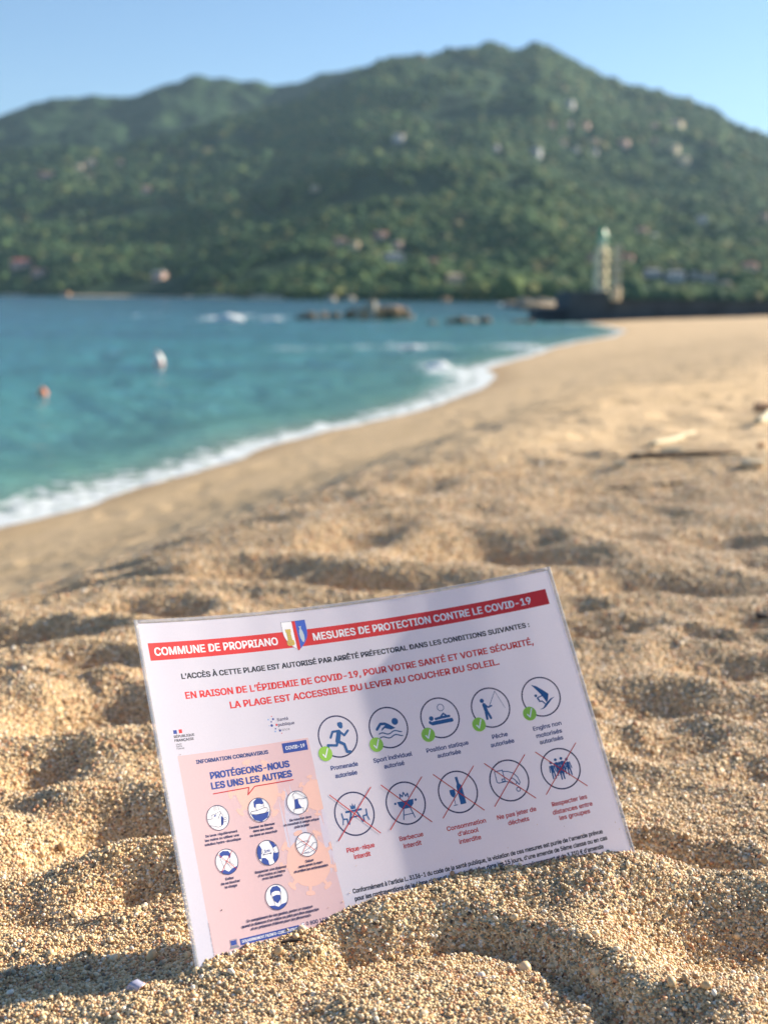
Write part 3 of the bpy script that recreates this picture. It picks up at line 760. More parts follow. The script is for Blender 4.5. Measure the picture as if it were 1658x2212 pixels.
# ------------------------------------------------------------------ rocks
def rock_mesh(name, mat, seed, sub=3, flat=.7, rough=.35):
    bm = bmesh.new(); bmesh.ops.create_icosphere(bm, subdivisions=sub, radius=.5)
    for v in bm.verts:
        c = v.co.copy(); n1 = mnoise.noise(c * 2.2 + Vector((seed * 5.3, 0, 0))); n2 = mnoise.noise(c * 6 + Vector((0, seed * 3.1, 0)))
        d = 1 + rough * n1 + rough * .35 * n2
        v.co = c * d
        for ax in range(3):
            lim = .36 + .1 * mnoise.noise(Vector((seed, ax, 0)))
            if abs(v.co[ax]) > lim: v.co[ax] = math.copysign(lim + (abs(v.co[ax]) - lim) * .25, v.co[ax])
        v.co.z *= flat
    me = bpy.data.meshes.new(name); bm.to_mesh(me); bm.free(); me.shade_smooth(); me.materials.append(mat); return me
rock_d = simple('brown_rock', (.15, .105, .065), .85, .45, 3, .9)
rock_o = simple('orange_rock', (.36, .22, .12), .85, .3, 3, .8)
rock_p = simple('pale_rock', (.34, .31, .25), .85, .2, 3, .6)
def rock(px, py, wpx, hpx, mat, label, group=None, cat='rock', z=0.0, seed=None, r=None, name='rock'):
    c = at(px, py, z) if r is None else None
    if r is not None:
        d = ray(px, py); s = r / math.hypot(d[0], d[1]); c = np.array([d[0] * s, d[1] * s, z])
    rr = math.hypot(c[0], c[1]); u = rr / FD; seed = seed or random.randint(1, 999)
    o = bpy.data.objects.new(name, rock_mesh(name, mat, seed, flat=1)); COL.objects.link(o)
    o.location = (c[0], c[1], z + hpx * u * .30); o.scale = (wpx * u * 1.15, wpx * u * 1.1, hpx * u * 1.45); o.rotation_euler = (random.uniform(-.2, .2), random.uniform(-.25, .25), random.uniform(0, 6))
    return tag(o, label, cat, group)
G1 = 'rocks of the outcrop in the sea'
zx = lambda x: (1000 + x / 1.507) / 1.792
for x, wp, hp, mm, lab in [(240, 22, 11, rock_d, 'leftmost low dark rock of the sea outcrop'), (300, 28, 19, rock_d, 'dark rock near the left end of the sea outcrop'),
        (380, 22, 17, rock_o, 'orange rock standing in the left half of the sea outcrop'), (450, 26, 17, rock_d, 'dark rock right of the orange one in the sea outcrop'),
        (530, 24, 24, rock_d, 'dark rock at the left flank of the tall pale rock'), (570, 22, 32, rock_p, 'pale topped rock left of the tallest rock of the outcrop'),
        (612, 22, 28, rock_o, 'brown rock just left of the tallest rock of the outcrop'), (655, 26, 46, rock_p, 'tallest pale rock of the sea outcrop'),
        (700, 24, 30, rock_o, 'brown rock just right of the tallest rock of the outcrop'), (745, 26, 34, rock_d, 'dark pointed rock third from the right end of the outcrop'),
        (795, 28, 33, rock_o, 'orange brown rock second from the right end of the outcrop'), (840, 26, 30, rock_o, 'orange brown rock at the right shoulder of the outcrop'), (880, 20, 12, rock_d, 'rightmost low dark rock of the sea outcrop')]:
    rock(zx(x), 691, wp, hp, mm, lab, G1)
G2 = 'low rocks between the outcrop and the harbour wall'
for x, wp, hp, mm, lab in [(1010, 20, 7, rock_d, 'barely awash rock leftmost of the low rocks'), (1130, 26, 11, rock_d, 'dark rock left in the low rocks before the harbour wall'), (1180, 26, 17, rock_d, 'highest dark rock of the low rocks before the harbour wall'),
        (1240, 24, 13, rock_p, 'pale rock among the low rocks before the harbour wall'), (1320, 28, 15, rock_d, 'dark rock right end of the low rocks'), (1510, 26, 7, rock_d, 'flat dark rock left of the harbour wall tip'), (1570, 28, 9, rock_d, 'flat dark rock touching the harbour wall tip')]:
    rock(zx(x), 699, wp, hp, mm, lab, G2)
G3 = 'pale boulders beyond the harbour wall tip'
for px, wp, hp, lab in [(1102, 34, 15, 'leftmost pale boulder beyond the harbour wall tip'), (1132, 40, 25, 'tallest pale boulder beyond the harbour wall tip'), (1162, 40, 24, 'third pale boulder beyond the harbour wall tip'), (1192, 42, 20, 'fourth pale boulder beyond the harbour wall tip'), (1218, 34, 14, 'pale boulder partly behind the harbour wall tip')]:
    rock(px, 660, wp, hp, rock_p, lab, G3, 'boulder', r=260.0, name='boulder')
G4 = 'rocks along the far waterline'
for px, wp, hp, mm, lab in [(145, 16, 9, rock_o, 'orange rock on the far waterline at the left'), (715, 22, 9, rock_p, 'pale rock on the far waterline left of the tall rock'), (756, 20, 10, rock_p, 'pale rock on the far waterline behind the outcrop'), (960, 20, 10, rock_o, 'brown rock on the far waterline right of the outcrop')]:
    d = ray(px, 645); a = math.atan2(d[0], d[1]); rock(px, 645, wp, hp, mm, lab, G4, r=float(shore_r(a)) - 14)
b_ = ground_hit(1607, 679)
o = bpy.data.objects.new('boulder', rock_mesh('boulder', rock_p, 77)); COL.objects.link(o); rr = math.hypot(b_[0], b_[1]); u = rr / FD
o.location = (b_[0], b_[1], b_[2] + 5 * u); o.scale = (20 * u, 18 * u, 26 * u); tag(o, 'pale pointed boulder on the sand before the harbour wall', 'boulder')

# ------------------------------------------------------------------ buoys
white_p = simple('white_plastic', (.80, .78, .74), .4, .04, 4); red_p = simple('red_plastic', (.60, .10, .06), .4, .08, 4); orange_p = simple('orange_plastic', (.72, .20, .07), .4, .06, 4)
def buoy(px, py, wpx, hpx, lab, mats):
    c = at(px, py, 0); u = math.hypot(c[0], c[1]) / FD; R = wpx * u / 2; H = hpx * u
    t = empty('buoy', (c[0], c[1], 0)); t.rotation_euler = (.1, -.14, 0); tag(t, lab, 'buoy')
    pr = [(.02, -R * .5)] + [(R * math.sin(a), R * .55 - R * math.cos(a)) for a in np.linspace(.5, 1.6, 6)] + [(R * .93, H * .55), (R * .72, H * .78), (R * .30, H * .95), (R * .12, H)]
    v, f = lathe(pr, 20); mesh_ob('float', v, f, mats[0], t, True)
    v, f = lathe([(R * 1.01, R * .35), (R * 1.03, R * .55), (R * 1.01, R * .75)], 20); mesh_ob('band', v, f, mats[1], t, True)
    v, f = lathe([(.02, H * .98), (.03, H * 1.08), (.015, H * 1.12)], 10); mesh_ob('mooring_eye', v, f, mats[1], t)
buoy(345, 792, 22, 31, 'white buoy with a red band floating left of the beach bend', (white_p, red_p))
buoy(95, 858, 19, 20, 'round orange buoy floating at the left', (orange_p, orange_p))

# ------------------------------------------------------------------ driftwood and beach stones
wood_p = simple('bleached_wood', (.58, .52, .36), .85, .15, 30, .4); wood_d = simple('dark_wood', (.09, .065, .045), .9, .3, 30, .6)
def stick(p0, p1, wpx, mat, lab, name='driftwood', lift=.0):
    a = ground_hit(*p0); b = ground_hit(*p1); L = np.linalg.norm(b - a); u = np.linalg.norm(a) / FD; R = wpx * u / 2
    n = 12; sd = 10; V, F = [], []; ax = (b - a) / L; s1 = np.cross(ax, [0, 0, 1]); s1 /= np.linalg.norm(s1); s2 = np.cross(s1, ax)
    for i in range(n + 1):
        t = i / n; c = a + (b - a) * t + s1 * L * .02 * math.sin(t * 5 + p0[0]) ; c = c - a; 
        rr = R * (.75 + .25 * math.sin(t * 3 + 1)) * (1 - .35 * abs(2 * t - 1) ** 4)
        for k in range(sd):
            q = 2 * math.pi * k / sd; rk = rr * (1 + .18 * mnoise.noise(Vector((t * 9, k * .9, p0[0]))))
            V.append(c + s1 * rk * math.cos(q) + s2 * rk * math.sin(q) + np.array([0, 0, R * .65 + lift]))
    for i in range(n):
        for k in range(sd): F.append((i * sd + k, i * sd + (k + 1) % sd, (i + 1) * sd + (k + 1) % sd, (i + 1) * sd + k))
    F.append(tuple(range(sd))[::-1]); F.append(tuple(n * sd + k for k in range(sd)))
    o = mesh_ob(name, V, F, mat, smooth=True); o.location = a; return tag(o, lab, 'driftwood')
stick((1407, 966), (1503, 938), 13, wood_p, 'pale bleached stick lying slanted above the dark one')
stick((1425, 979), (1474, 976), 11, wood_p, 'short pale stick between the slanted stick and the dark one')
stick((1358, 1003), (1600, 996), 12, wood_d, 'long dark stick lying level on the right of the beach', lift=.014)
stick((1312, 1058), (1508, 1041), 5, wood_d, 'thin dark strip lying below the long dark stick')  # thin dark strip across the sand
stick((1622, 916), (1690, 890), 17, wood_p, 'thick pale stick cut by the right picture edge')
def stone(px, py, wpx, hpx, mat, lab, flat=1):
    g = ground_hit(px, py); u = np.linalg.norm(g - np.array([0, 0, HC])) / FD
    o = bpy.data.objects.new('stone', rock_mesh('stone', mat, random.randint(1, 99), rough=.2)); COL.objects.link(o)
    o.location = (g[0], g[1], g[2] + hpx * u * .25); o.scale = (wpx * u * 1.2, wpx * u, hpx * u * 1.3); tag(o, lab, 'stone'); return o
st_c = simple('cream_stone', (.66, .54, .36), .8, .12, 20, .3); st_o = simple('orange_stone', (.62, .36, .20), .8, .15, 20, .3); st_d = simple('black_stone', (.04, .03, .025), .8, .2, 20, .3)
stone(1339, 1008, 30, 19, st_c, 'cream stone at the left end of the long dark stick')
stone(1622, 1008, 46, 24, st_c, 'large flat cream stone at the right end of the long dark stick')
stone(1650, 889, 44, 30, st_o, 'orange stone cut by the right picture edge')
stone(1378, 985, 20, 14, st_c, 'small cream stone above the left end of the dark stick')
stone(1643, 966, 16, 16, st_o, 'small orange stone near the right picture edge')
stone(1644, 1334, 26, 16, st_d, 'small black stone at the right picture edge level with the notice top')
def twig():
    a = ground_hit(601, 2031); V, F = [], []
    for i in range(7):
        t = i / 6; w_ = .0022 * (1 - .5 * abs(2 * t - 1) ** 2) * (1 + .3 * math.sin(i * 2.3))
        for k in range(8):
            q = 2 * math.pi * k / 8; V.append((-.0125 + .026 * t, w_ * math.cos(q) + .001 * math.sin(t * 4), w_ * .8 * math.sin(q) + .0022 + .001 * t))
    for i in range(6):
        for k in range(8): F.append((i * 8 + k, i * 8 + (k + 1) % 8, i * 8 + 8 + (k + 1) % 8, i * 8 + 8 + k))
    F.append(tuple(range(8))[::-1]); F.append(tuple(48 + k for k in range(8)))
    o = mesh_ob('twig', V, F, simple('black_bark', (.03, .018, .012), .8, .3, 300), smooth=True); o.location = (a[0] + .010, a[1] - .006, a[2] + .0016); o.rotation_euler = (0, 0, .2); o.scale = (.5, .5, .5); o.location.x = a[0] + .008
    tag(o, 'short black twig on the sand below the web address on the notice', 'twig')
twig()
def scrap():
    a = ground_hit(296, 2138); V, F = [], []; n, m_ = 12, 6
    for i in range(n + 1):
        for j in range(m_ + 1):
            s, t = i / n - .5, j / m_ - .5; V.append((.016 * t * (1 - .3 * s) + .006 * s, .017 * s, .004 + .005 * math.cos(s * 4 + t) + .003 * t * math.sin(5 * s)))
    for i in range(n):
        for j in range(m_): q = i * (m_ + 1) + j; F.append((q, q + 1, q + m_ + 2, q + m_ + 1))
    o = mesh_ob('shell_fragment', V, F, simple('mother_of_pearl', (.36, .36, .48), .25, .25, 200, coat=.5), smooth=True); o.location = (a[0], a[1], a[2] + .0015); o.rotation_euler = (.75, .2, -.4); o.scale = (.42, .42, .42)
    md = o.modifiers.new('thickness', 'SOLIDIFY'); md.thickness = .0006
    tag(o, 'bluish shell fragment lying in the shaded sand at the lower left', 'shell')
scrap()

# ------------------------------------------------------------------ the notice
BASE = S0(148.5, 213)
def S(u, v, off=0.0): return S0(u, v, off) - BASE

notice = empty('beach_notice', tuple(BASE)); tag(notice, 'white laminated beach rules notice with a red banner standing tilted in the sand', 'sign')

def print_mat(name, col, rough=.45, trans=0.0):
    m, n, b = new_mat(name)
    tc = n.nodes.new('ShaderNodeTexCoord')
    c = mixc(n, tex_noise(n, tc.outputs['Object'], 900, 2), tuple(x * .96 for x in col), tuple(min(1, x * 1.03) for x in col))
    n.links.new(c, b.inputs['Base Color']); b.inputs['Roughness'].default_value = rough; b.inputs['Specular IOR Level'].default_value = .3
    b.inputs['Coat Weight'].default_value = 1.0; b.inputs['Coat Roughness'].default_value = .16; b.inputs['Coat IOR'].default_value = 1.5
    if trans:
        out = n.nodes['Material Output']; tl = n.nodes.new('ShaderNodeBsdfTranslucent'); n.links.new(c, tl.inputs[0])
        mx = n.nodes.new('ShaderNodeMixShader'); mx.inputs[0].default_value = trans
        n.links.new(b.outputs[0], mx.inputs[1]); n.links.new(tl.outputs[0], mx.inputs[2]); n.links.new(mx.outputs[0], out.inputs[0])
    return m
PM = {k: print_mat('print_' + k, c, trans=t) for k, (c, t) in dict(
    white=((.82, .80, .93), .38), red=((.66, .025, .02), 0), dred=((.55, .03, .03), 0), navy=((.03, .055, .20), 0), blue=((.03, .13, .42), 0), black=((.02, .02, .03), 0), ink=((.03, .03, .10), 0),
    pink=((.84, .61, .63), .3), salmon=((.80, .44, .36), 0), green=((.30, .58, .06), 0), pale=((.86, .84, .86), 0), gblue=((.025, .06, .30), 0), grey=((.20, .20, .24), 0), lblue=((.25, .42, .75), 0),
    gold=((.62, .44, .08), 0), shieldb=((.05, .12, .52), 0), silver=((.50, .56, .60), 0), lime=((.62, .85, .35), 0), figure=((.02, .10, .28), 0)).items()}

class Ink:
    """flat print gathered in page coordinates, every stroke a hair above the last"""
    def __init__(s, off): s.V, s.F, s.o = [], [], off
    def poly(s, pts):
        pts = [Vector((p[0], p[1], 0)) for p in pts]; b = len(s.V)
        bm = bmesh.new(); vs_ = [bm.verts.new(p) for p in pts]
        for t in tessellate_polygon([pts]):
            if len({t[0], t[1], t[2]}) == 3:
                try: bm.faces.new([vs_[i] for i in t])
                except ValueError: pass
        x0, x1 = min(p.x for p in pts), max(p.x for p in pts); x = x0 + 2.5
        while x < x1 - .5:
            bmesh.ops.bisect_plane(bm, geom=bm.verts[:] + bm.edges[:] + bm.faces[:], plane_co=(x, 0, 0), plane_no=(1, 0, 0)); x += 2.5
        bm.verts.index_update()
        for p in bm.verts: s.V.append((p.co.x, p.co.y, s.o))
        for f_ in bm.faces: s.F.append(tuple(b + v_.index for v_ in f_.verts))
        bm.free()
        s.o += .008
    def rect(s, u0, v0, u1, v1, step=4.0):
        n = max(1, int(abs(u1 - u0) / step)); b = len(s.V)
        for i in range(n + 1):
            u = u0 + (u1 - u0) * i / n; s.V += [(u, v0, s.o), (u, v1, s.o)]
        for i in range(n): s.F.append((b + 2 * i, b + 2 * i + 1, b + 2 * i + 3, b + 2 * i + 2))
        s.o += .008
    def disc(s, u, v, r, ry=None, n=28):
        ry = ry or r; rings = max(1, int(r / 2.5)); b = len(s.V); s.V.append((u, v, s.o))
        for q in range(1, rings + 1):
            for k in range(n): a = 2 * math.pi * k / n; s.V.append((u + r * q / rings * math.cos(a), v + ry * q / rings * math.sin(a), s.o))
        for k in range(n): s.F.append((b, b + 1 + k, b + 1 + (k + 1) % n))
        for q in range(rings - 1):
            for k in range(n): i = b + 1 + q * n; s.F.append((i + k, i + n + k, i + n + (k + 1) % n, i + (k + 1) % n))
        s.o += .008
    def ring(s, u, v, r, w, n=56, a0=0, a1=2 * math.pi):
        b = len(s.V)
        for k in range(n + 1):
            a = a0 + (a1 - a0) * k / n
            for q in (r - w / 2, r + w / 2): s.V.append((u + q * math.cos(a), v + q * math.sin(a), s.o))
        for k in range(n): i = b + 2 * k; s.F.append((i, i + 1, i + 3, i + 2))
        s.o += .008
    def line(s, pts, w, cap=True):
        for (a, b_) in zip(pts[:-1], pts[1:]):
            a, b_ = np.array(a, float), np.array(b_, float); d = b_ - a; L = math.hypot(*d)
            if L < 1e-6: continue
            nn = max(1, int(L / 4)); pn = np.array([-d[1], d[0]]) / L * w / 2; b = len(s.V)
            for i in range(nn + 1):
                c = a + d * i / nn; s.V += [(*(c + pn), s.o), (*(c - pn), s.o)]
            for i in range(nn): s.F.append((b + 2 * i, b + 2 * i + 1, b + 2 * i + 3, b + 2 * i + 2))
            s.o += .008
        if cap and w > .25:
            for p in pts: s.disc(p[0], p[1], w / 2, n=10)
    def build(s, name, mat, parent, label=None):
        o = mesh_ob(name, [S(u, v, o_ * .35) for u, v, o_ in s.V], s.F, PM[mat], parent)
        if label: o['label'] = label
        return o

FONT = None
try:
    FONT = bpy.data.fonts.load(os.path.join(bpy.utils.resource_path('LOCAL'), 'datafiles', 'fonts', 'Inter.woff2'))
except Exception:
    FONT = None
_cache = {}
def glyphs(txt):
    if txt in _cache: return _cache[txt]
    c = bpy.data.curves.new('lettering', 'FONT'); c.body = txt; c.size = 1; c.resolution_u = 3
    if FONT: c.font = FONT
    o = bpy.data.objects.new('lettering', c); COL.objects.link(o)
    dg = bpy.context.evaluated_depsgraph_get(); me = o.evaluated_get(dg).to_mesh()
    V = np.array([v.co[:2] for v in me.vertices]); F = [tuple(p.vertices) for p in me.polygons]
    o.evaluated_get(dg).to_mesh_clear(); bpy.data.objects.remove(o); bpy.data.curves.remove(c)
    _cache[txt] = (V, F); return V, F
_h = glyphs('H')[0]; CAPH = _h[:, 1].max() - _h[:, 1].min()
def text(ink, txt, u0, u1, v, cap, bold=.0, vert=False):
    V, F = glyphs(txt); x0, x1 = V[:, 0].min(), V[:, 0].max(); k = cap / CAPH
    W = V.copy(); W[:, 0] = (V[:, 0] - x0) / (x1 - x0)
    for dx, dy in ([(0, 0)] if not bold else [(-bold / 2, -bold * .3), (bold / 2, -bold * .3), (-bold / 2, bold * .3), (bold / 2, bold * .3)]):
        b = len(ink.V)
        for x, y in W:
            if vert: ink.V.append((v - y * k + dy, u0 + (u1 - u0) * x + dx, ink.o))
            else: ink.V.append((u0 + (u1 - u0) * x + dx, v - y * k + dy, ink.o))
        ink.F += [tuple(b + i for i in f) for f in F]; ink.o += .008
    ink.o += .0

# paper, film
n1, n2 = 90, 40
V = [S(297 * i / n1, 210 * j / n2) for i in range(n1 + 1) for j in range(n2 + 1)]
F = [(i * (n2 + 1) + j, i * (n2 + 1) + j + 1, (i + 1) * (n2 + 1) + j + 1, (i + 1) * (n2 + 1) + j) for i in range(n1) for j in range(n2)]
mesh_ob('paper', V, F, PM['white'], notice, True)
fm_, n, b = new_mat('clear_film')
out = n.nodes['Material Output']; tr = n.nodes.new('ShaderNodeBsdfTransparent'); tr.inputs[0].default_value = (.86, .88, .92, 1)
b.inputs['Base Color'].default_value = (.62, .64, .70, 1); b.inputs['Roughness'].default_value = .15
mx = n.nodes.new('ShaderNodeMixShader'); mx.inputs[0].default_value = .32
n.links.new(tr.outputs[0], mx.inputs[1]); n.links.new(b.outputs[0], mx.inputs[2]); n.links.new(mx.outputs[0], out.inputs[0])
us = np.linspace(-2.5, 299.5, 93); vs = np.linspace(-2.5, 212.5, 45)
V, F = [], []
for (ua, ub, va, vb) in ((-2.5, -.05, -2.5, 212.5), (297.05, 299.5, -2.5, 212.5), (-.05, 297.05, -2.5, -.05), (-.05, 297.05, 210.05, 212.5)):
    na, nb = max(1, int((ub - ua) / 3.3)), max(1, int((vb - va) / 5)); b0 = len(V)
    V += [S(ua + (ub - ua) * i / na, va + (vb - va) * j / nb, .0) for i in range(na + 1) for j in range(nb + 1)]
    F += [(b0 + i * (nb + 1) + j, b0 + i * (nb + 1) + j + 1, b0 + (i + 1) * (nb + 1) + j + 1, b0 + (i + 1) * (nb + 1) + j) for i in range(na) for j in range(nb)]
fo = mesh_ob('film_edge', V, F, fm_, notice, True); md = fo.modifiers.new('thickness', 'SOLIDIFY'); md.thickness = .0004; md.offset = 0

# banner
k = Ink(.05); k.rect(4.2, 12.8, 291.6, 24.0); banner = k.build('red_banner', 'red', notice)
k = Ink(.15); text(k, 'COMMUNE DE PROPRIANO', 7.9, 93.4, 20.9, 4.9, .42); k.build('lettering', 'pale', banner)
k = Ink(.15); text(k, 'MESURES DE PROTECTION CONTRE LE COVID-19', 119.1, 279.0, 21.0, 4.9, .42); k.build('lettering', 'pale', banner)
# coat of arms
def shield(s, x0=-1, x1=1):
    pts = []
    for t in np.linspace(0, 1, 14):
        x = 1 - .0 * t if t < .35 else 1 - ((t - .35) / .65) ** 2.1; pts.append((x, t))
    R = [(107.15 + 8.65 * s * x, 6.15 + 20.2 * t) for x, t in pts]
    L = [(107.15 - 8.65 * s * x, 6.15 + 20.2 * t) for x, t in pts]
    return L, R
L_, R_ = shield(1)
k = Ink(.14); k.poly(L_ + R_[::-1][1:]); arms = k.build('coat_of_arms', 'pale', notice)
k = Ink(.19); k.poly([(108.6, 6.2)] + [(max(p[0], 108.6), p[1]) for p in R_[:-2]] + [(108.6, 25.4)]); k.build('blue_field', 'shieldb', arms)
k = Ink(.24); k.rect(106.2, 6.2, 108.6, 24.9); k.poly([(106.2, 24.9), (108.6, 24.9), (107.5, 26.3), (106.8, 26.2)]); k.build('red_stripe', 'red', arms)
k = Ink(.24); k.line(L_, .16, False); k.line([(98.5, 6.15), (115.8, 6.15)], .16, False); k.build('outline', 'grey', arms)
k = Ink(.24); k.poly([(100.4, 11.3), (104.4, 11.3), (104.3, 13.4), (103.9, 13.8), (104.1, 18.6), (105.2, 19.4), (105.2, 21.7), (104.4, 22.6), (100.9, 22.6), (100.0, 21.7), (100.0, 19.4), (100.9, 18.6), (101.0, 13.8), (100.5, 13.4)])
tower = k.build('golden_tower', 'gold', arms)
k = Ink(.30)
for q in range(7): k.line([(101.0, 13.2 + q * 1.25), (104.0, 13.2 + q * 1.25)], .14, False)
for q in range(3): k.line([(100.9 + q * 1.5, 11.3), (100.9 + q * 1.5, 12.0)], .14, False)
k.build('masonry_lines', 'grey', tower)
k = Ink(.24); k.poly([(110.4, 9.9), (111.4, 10.4), (112.3, 9.9), (111.7, 11.7), (112.6, 14.0), (113.0, 16.5), (112.8, 19.5), (112.0, 21.2), (111.0, 20.8), (110.1, 18.3), (109.8, 15.5), (110.3, 13.0), (110.9, 11.7)]); k.build('silver_fish', 'silver', arms)
# headings
k = Ink(.06); text(k, 'L’ACCÈS À CETTE PLAGE EST AUTORISÉ PAR ARRÊTÉ PRÉFECTORAL DANS LES CONDITIONS SUIVANTES :', 22.9, 273, 36.9, 3.3, .45); k.build('black_heading', 'black', notice)
k = Ink(.06); text(k, 'EN RAISON DE L’ÉPIDEMIE DE COVID-19, POUR VOTRE SANTÉ ET VOTRE SÉCURITÉ,', 23.2, 272.2, 49.5, 4.15, .5); text(k, 'LA PLAGE EST ACCESSIBLE DU LEVER AU COUCHER DU SOLEIL.', 51.9, 244.6, 58.5, 4.15, .5); k.build('red_heading', 'red', notice)
# bottom legal text
k = Ink(.06); text(k, "Conformément à l'article L. 3136-1 du code de la santé publique, la violation de ces mesures est punie de l'amende prévue", 107.2, 282, 182.6, 2.6, .34)
text(k, "pour les contraventions de la 4ème classe et en cas de récidive dans les 15 jours, d'une amende de 5ème classe ou en cas", 107.4, 283.7, 187.2, 2.6, .34)
text(k, "d'emprisonnement et de 3 750 € d'amende", 220.5, 279.6, 191.9, 2.6, .34); k.build('legal_text', 'black', notice)

# pictograms --------------------------------------------------------
CXS = [120.4, 156.5, 193.6, 230.3, 267.0]; RI = 13.35
def P_(cx, cy, pts, s=RI): return [(cx + x * s, cy - y * s) for x, y in pts]
def runner(k, c):
    k.poly(P_(*c, [(.12, .66), (.30, .68), (.38, .6), (.36, .42), (.28, .34), (.16, .40), (.10, .52)]))
    k.line(P_(*c, [(.10, .20), (.02, -.02), (-.06, -.22)]), 3.2); k.line(P_(*c, [(.10, .26), (-.22, .26), (-.38, .0)]), 1.5)
    k.line(P_(*c, [(.14, .22), (.34, .0), (.58, .20)]), 1.5); k.line(P_(*c, [(-.04, -.24), (.24, -.42), (.30, -.80), (.46, -.82)]), 1.9); k.line(P_(*c, [(-.08, -.28), (-.16, -.42), (-.60, -.34), (-.62, -.54)]), 1.6)
def swimmer(k, c):
    k.disc(*P_(*c, [(.40, .24)])[0], 2.3); k.line(P_(*c, [(-.62, .0), (-.38, .24), (-.12, .2)]), 1.8); k.poly(P_(*c, [(-.2, .3), (.0, .2), (.36, -.08), (.1, -.12), (-.2, .0), (-.42, -.12), (-.36, .0), (-.14, .14)]))
    for y in (-.26, -.46): k.line(P_(*c, [(x, y + .055 * math.sin((x + .6) * 9)) for x in np.linspace(-.56, .62, 22)]), .75)
def sunbather(k, c):
    for q in range(14): a = q / 14 * 6.283; k.disc(*P_(*c, [(.16 + .17 * math.cos(a), .50 + .17 * math.sin(a))])[0], .42, n=8)
    k.disc(*P_(*c, [(-.46, .04)])[0], 1.6); k.line(P_(*c, [(-.24, -.02), (.1, .0), (.5, .0)]), 1.7); k.line(P_(*c, [(.02, .02), (.22, .18), (.38, .03)]), 1.1)
    k.line(P_(*c, [(-.58, -.14), (-.46, -.24), (.6, -.24)]), 1.9); k.line(P_(*c, [(-.56, -.2), (-.3, -.16), (.6, -.16)]), 1.2)
def fisher(k, c):
    k.disc(*P_(*c, [(-.36, .42)])[0], 1.5); k.line(P_(*c, [(-.30, .2), (-.27, -.08)]), 2.6); k.line(P_(*c, [(-.30, -.1), (-.32, -.52)]), 1.7); k.line(P_(*c, [(-.24, -.1), (-.12, -.52)]), 1.7)
    k.line(P_(*c, [(-.24, .18), (-.12, .04), (.08, .08)]), 1.1); k.line(P_(*c, [(-.1, .0), (.44, .78)]), .42); k.line(P_(*c, [(.44, .78), (.74, -.16)]), .28)
def windsurf(k, c):
    k.poly(P_(*c, [(-.36, .70), (-.1, .58), (.2, .30), (.43, .06), (.30, -.26), (.20, -.34), (.12, -.1), (.0, .15), (-.16, .42)]))
    k.poly(P_(*c, [(-.24, -.62), (-.05, -.58), (.1, -.42), (.22, -.34), (.44, -.2), (.7, -.14), (.5, -.26), (.3, -.42), (.12, -.56), (-.06, -.64)]))
    k.disc(*P_(*c, [(-.26, .1)])[0], 1.0); k.line(P_(*c, [(-.2, -.04), (-.14, -.2)]), 1.2); k.line(P_(*c, [(-.2, -.02), (.06, .04)]), .8); k.line(P_(*c, [(-.14, -.22), (.0, -.24), (.1, -.38)]), 1.0)
def picnic(k, c):
    k.line(P_(*c, [(-.44, .14), (.42, .14)]), 1.3, False); k.line(P_(*c, [(-.14, .12), (-.36, -.42)]), 1.1); k.line(P_(*c, [(.12, .12), (.34, -.42)]), 1.1); k.line(P_(*c, [(-.24, -.14), (.24, -.14)]), 1.0)
    k.poly(P_(*c, [(-.12, .22), (.12, .22), (.14, .44), (.05, .34), (.0, .50), (-.05, .34), (-.14, .44)]))
    for s in (-1, 1): k.line(P_(*c, [(s * .64, .1), (s * .62, -.16), (s * .42, -.18), (s * .42, -.42)]), .9); k.line(P_(*c, [(s * .62, -.18), (s * .68, -.40)]), .7)
def barbecue(k, c):
    k.poly(P_(*c, [(-.44, .12), (.44, .12), (.38, -.1), (.2, -.26), (-.2, -.26), (-.38, -.1)])); k.line(P_(*c, [(-.22, .26), (-.20, .46), (-.1, .32), (.0, .52), (.08, .32), (.2, .44), (.2, .26)]), .8)
    for s in (-1, 1): k.disc(*P_(*c, [(s * .54, .06)])[0], .8); k.line(P_(*c, [(s * .18, -.28), (s * .3, -.74)]), .7)
    k.line(P_(*c, [(-.24, -.54), (.24, -.54)]), .6)
def bottle(k, c):
    k.poly(P_(*c, [(.02, .72), (.16, .72), (.17, .40), (.28, .24), (.28, -.62), (-.02, -.62), (-.02, .24), (.04, .40)]))
    k.poly(P_(*c, [(-.42, .16), (-.14, .16), (-.14, -.06), (-.22, -.20), (-.34, -.20), (-.42, -.06)])); k.line(P_(*c, [(-.28, -.2), (-.28, -.58)]), .45); k.line(P_(*c, [(-.38, -.6), (-.18, -.6)]), .5)
def litter(k, c):
    k.line(P_(*c, [(-.64, .56), (-.22, .56), (-.22, -.02), (-.58, -.02), (-.64, .04), (-.64, .56)]), .6)
    k.line(P_(*c, [(-.22, .5), (.05, .44), (.3, .3), (.46, .08), (.52, -.2), (.44, -.3), (.36, -.12)]), .6); k.line(P_(*c, [(-.2, .1), (-.36, .14), (-.36, .02), (-.2, .0), (.0, -.1), (.24, -.26), (.36, -.2), (.3, -.04), (.18, .08), (.08, .06)]), .6)
    k.ring(*P_(*c, [(.34, -.52)])[0], 1.3, .6, 20)
def crowd(k, c):
    for (x, y) in ((-.42, .26), (-.14, .36), (.16, .36), (.42, .26), (0, .14)):
        k.disc(*P_(*c, [(x, y + .12)])[0], 1.0, n=12); k.line(P_(*c, [(x, y - .08), (x, y - .3)]), 2.3); k.line(P_(*c, [(x - .05, y - .3), (x - .07, y - .66)]), 1.0); k.line(P_(*c, [(x + .05, y - .3), (x + .07, y - .66)]), 1.0)
        k.line(P_(*c, [(x - .11, y - .04), (x - .15, y - .34)]), .7); k.line(P_(*c, [(x + .11, y - .04), (x + .15, y - .34)]), .7)
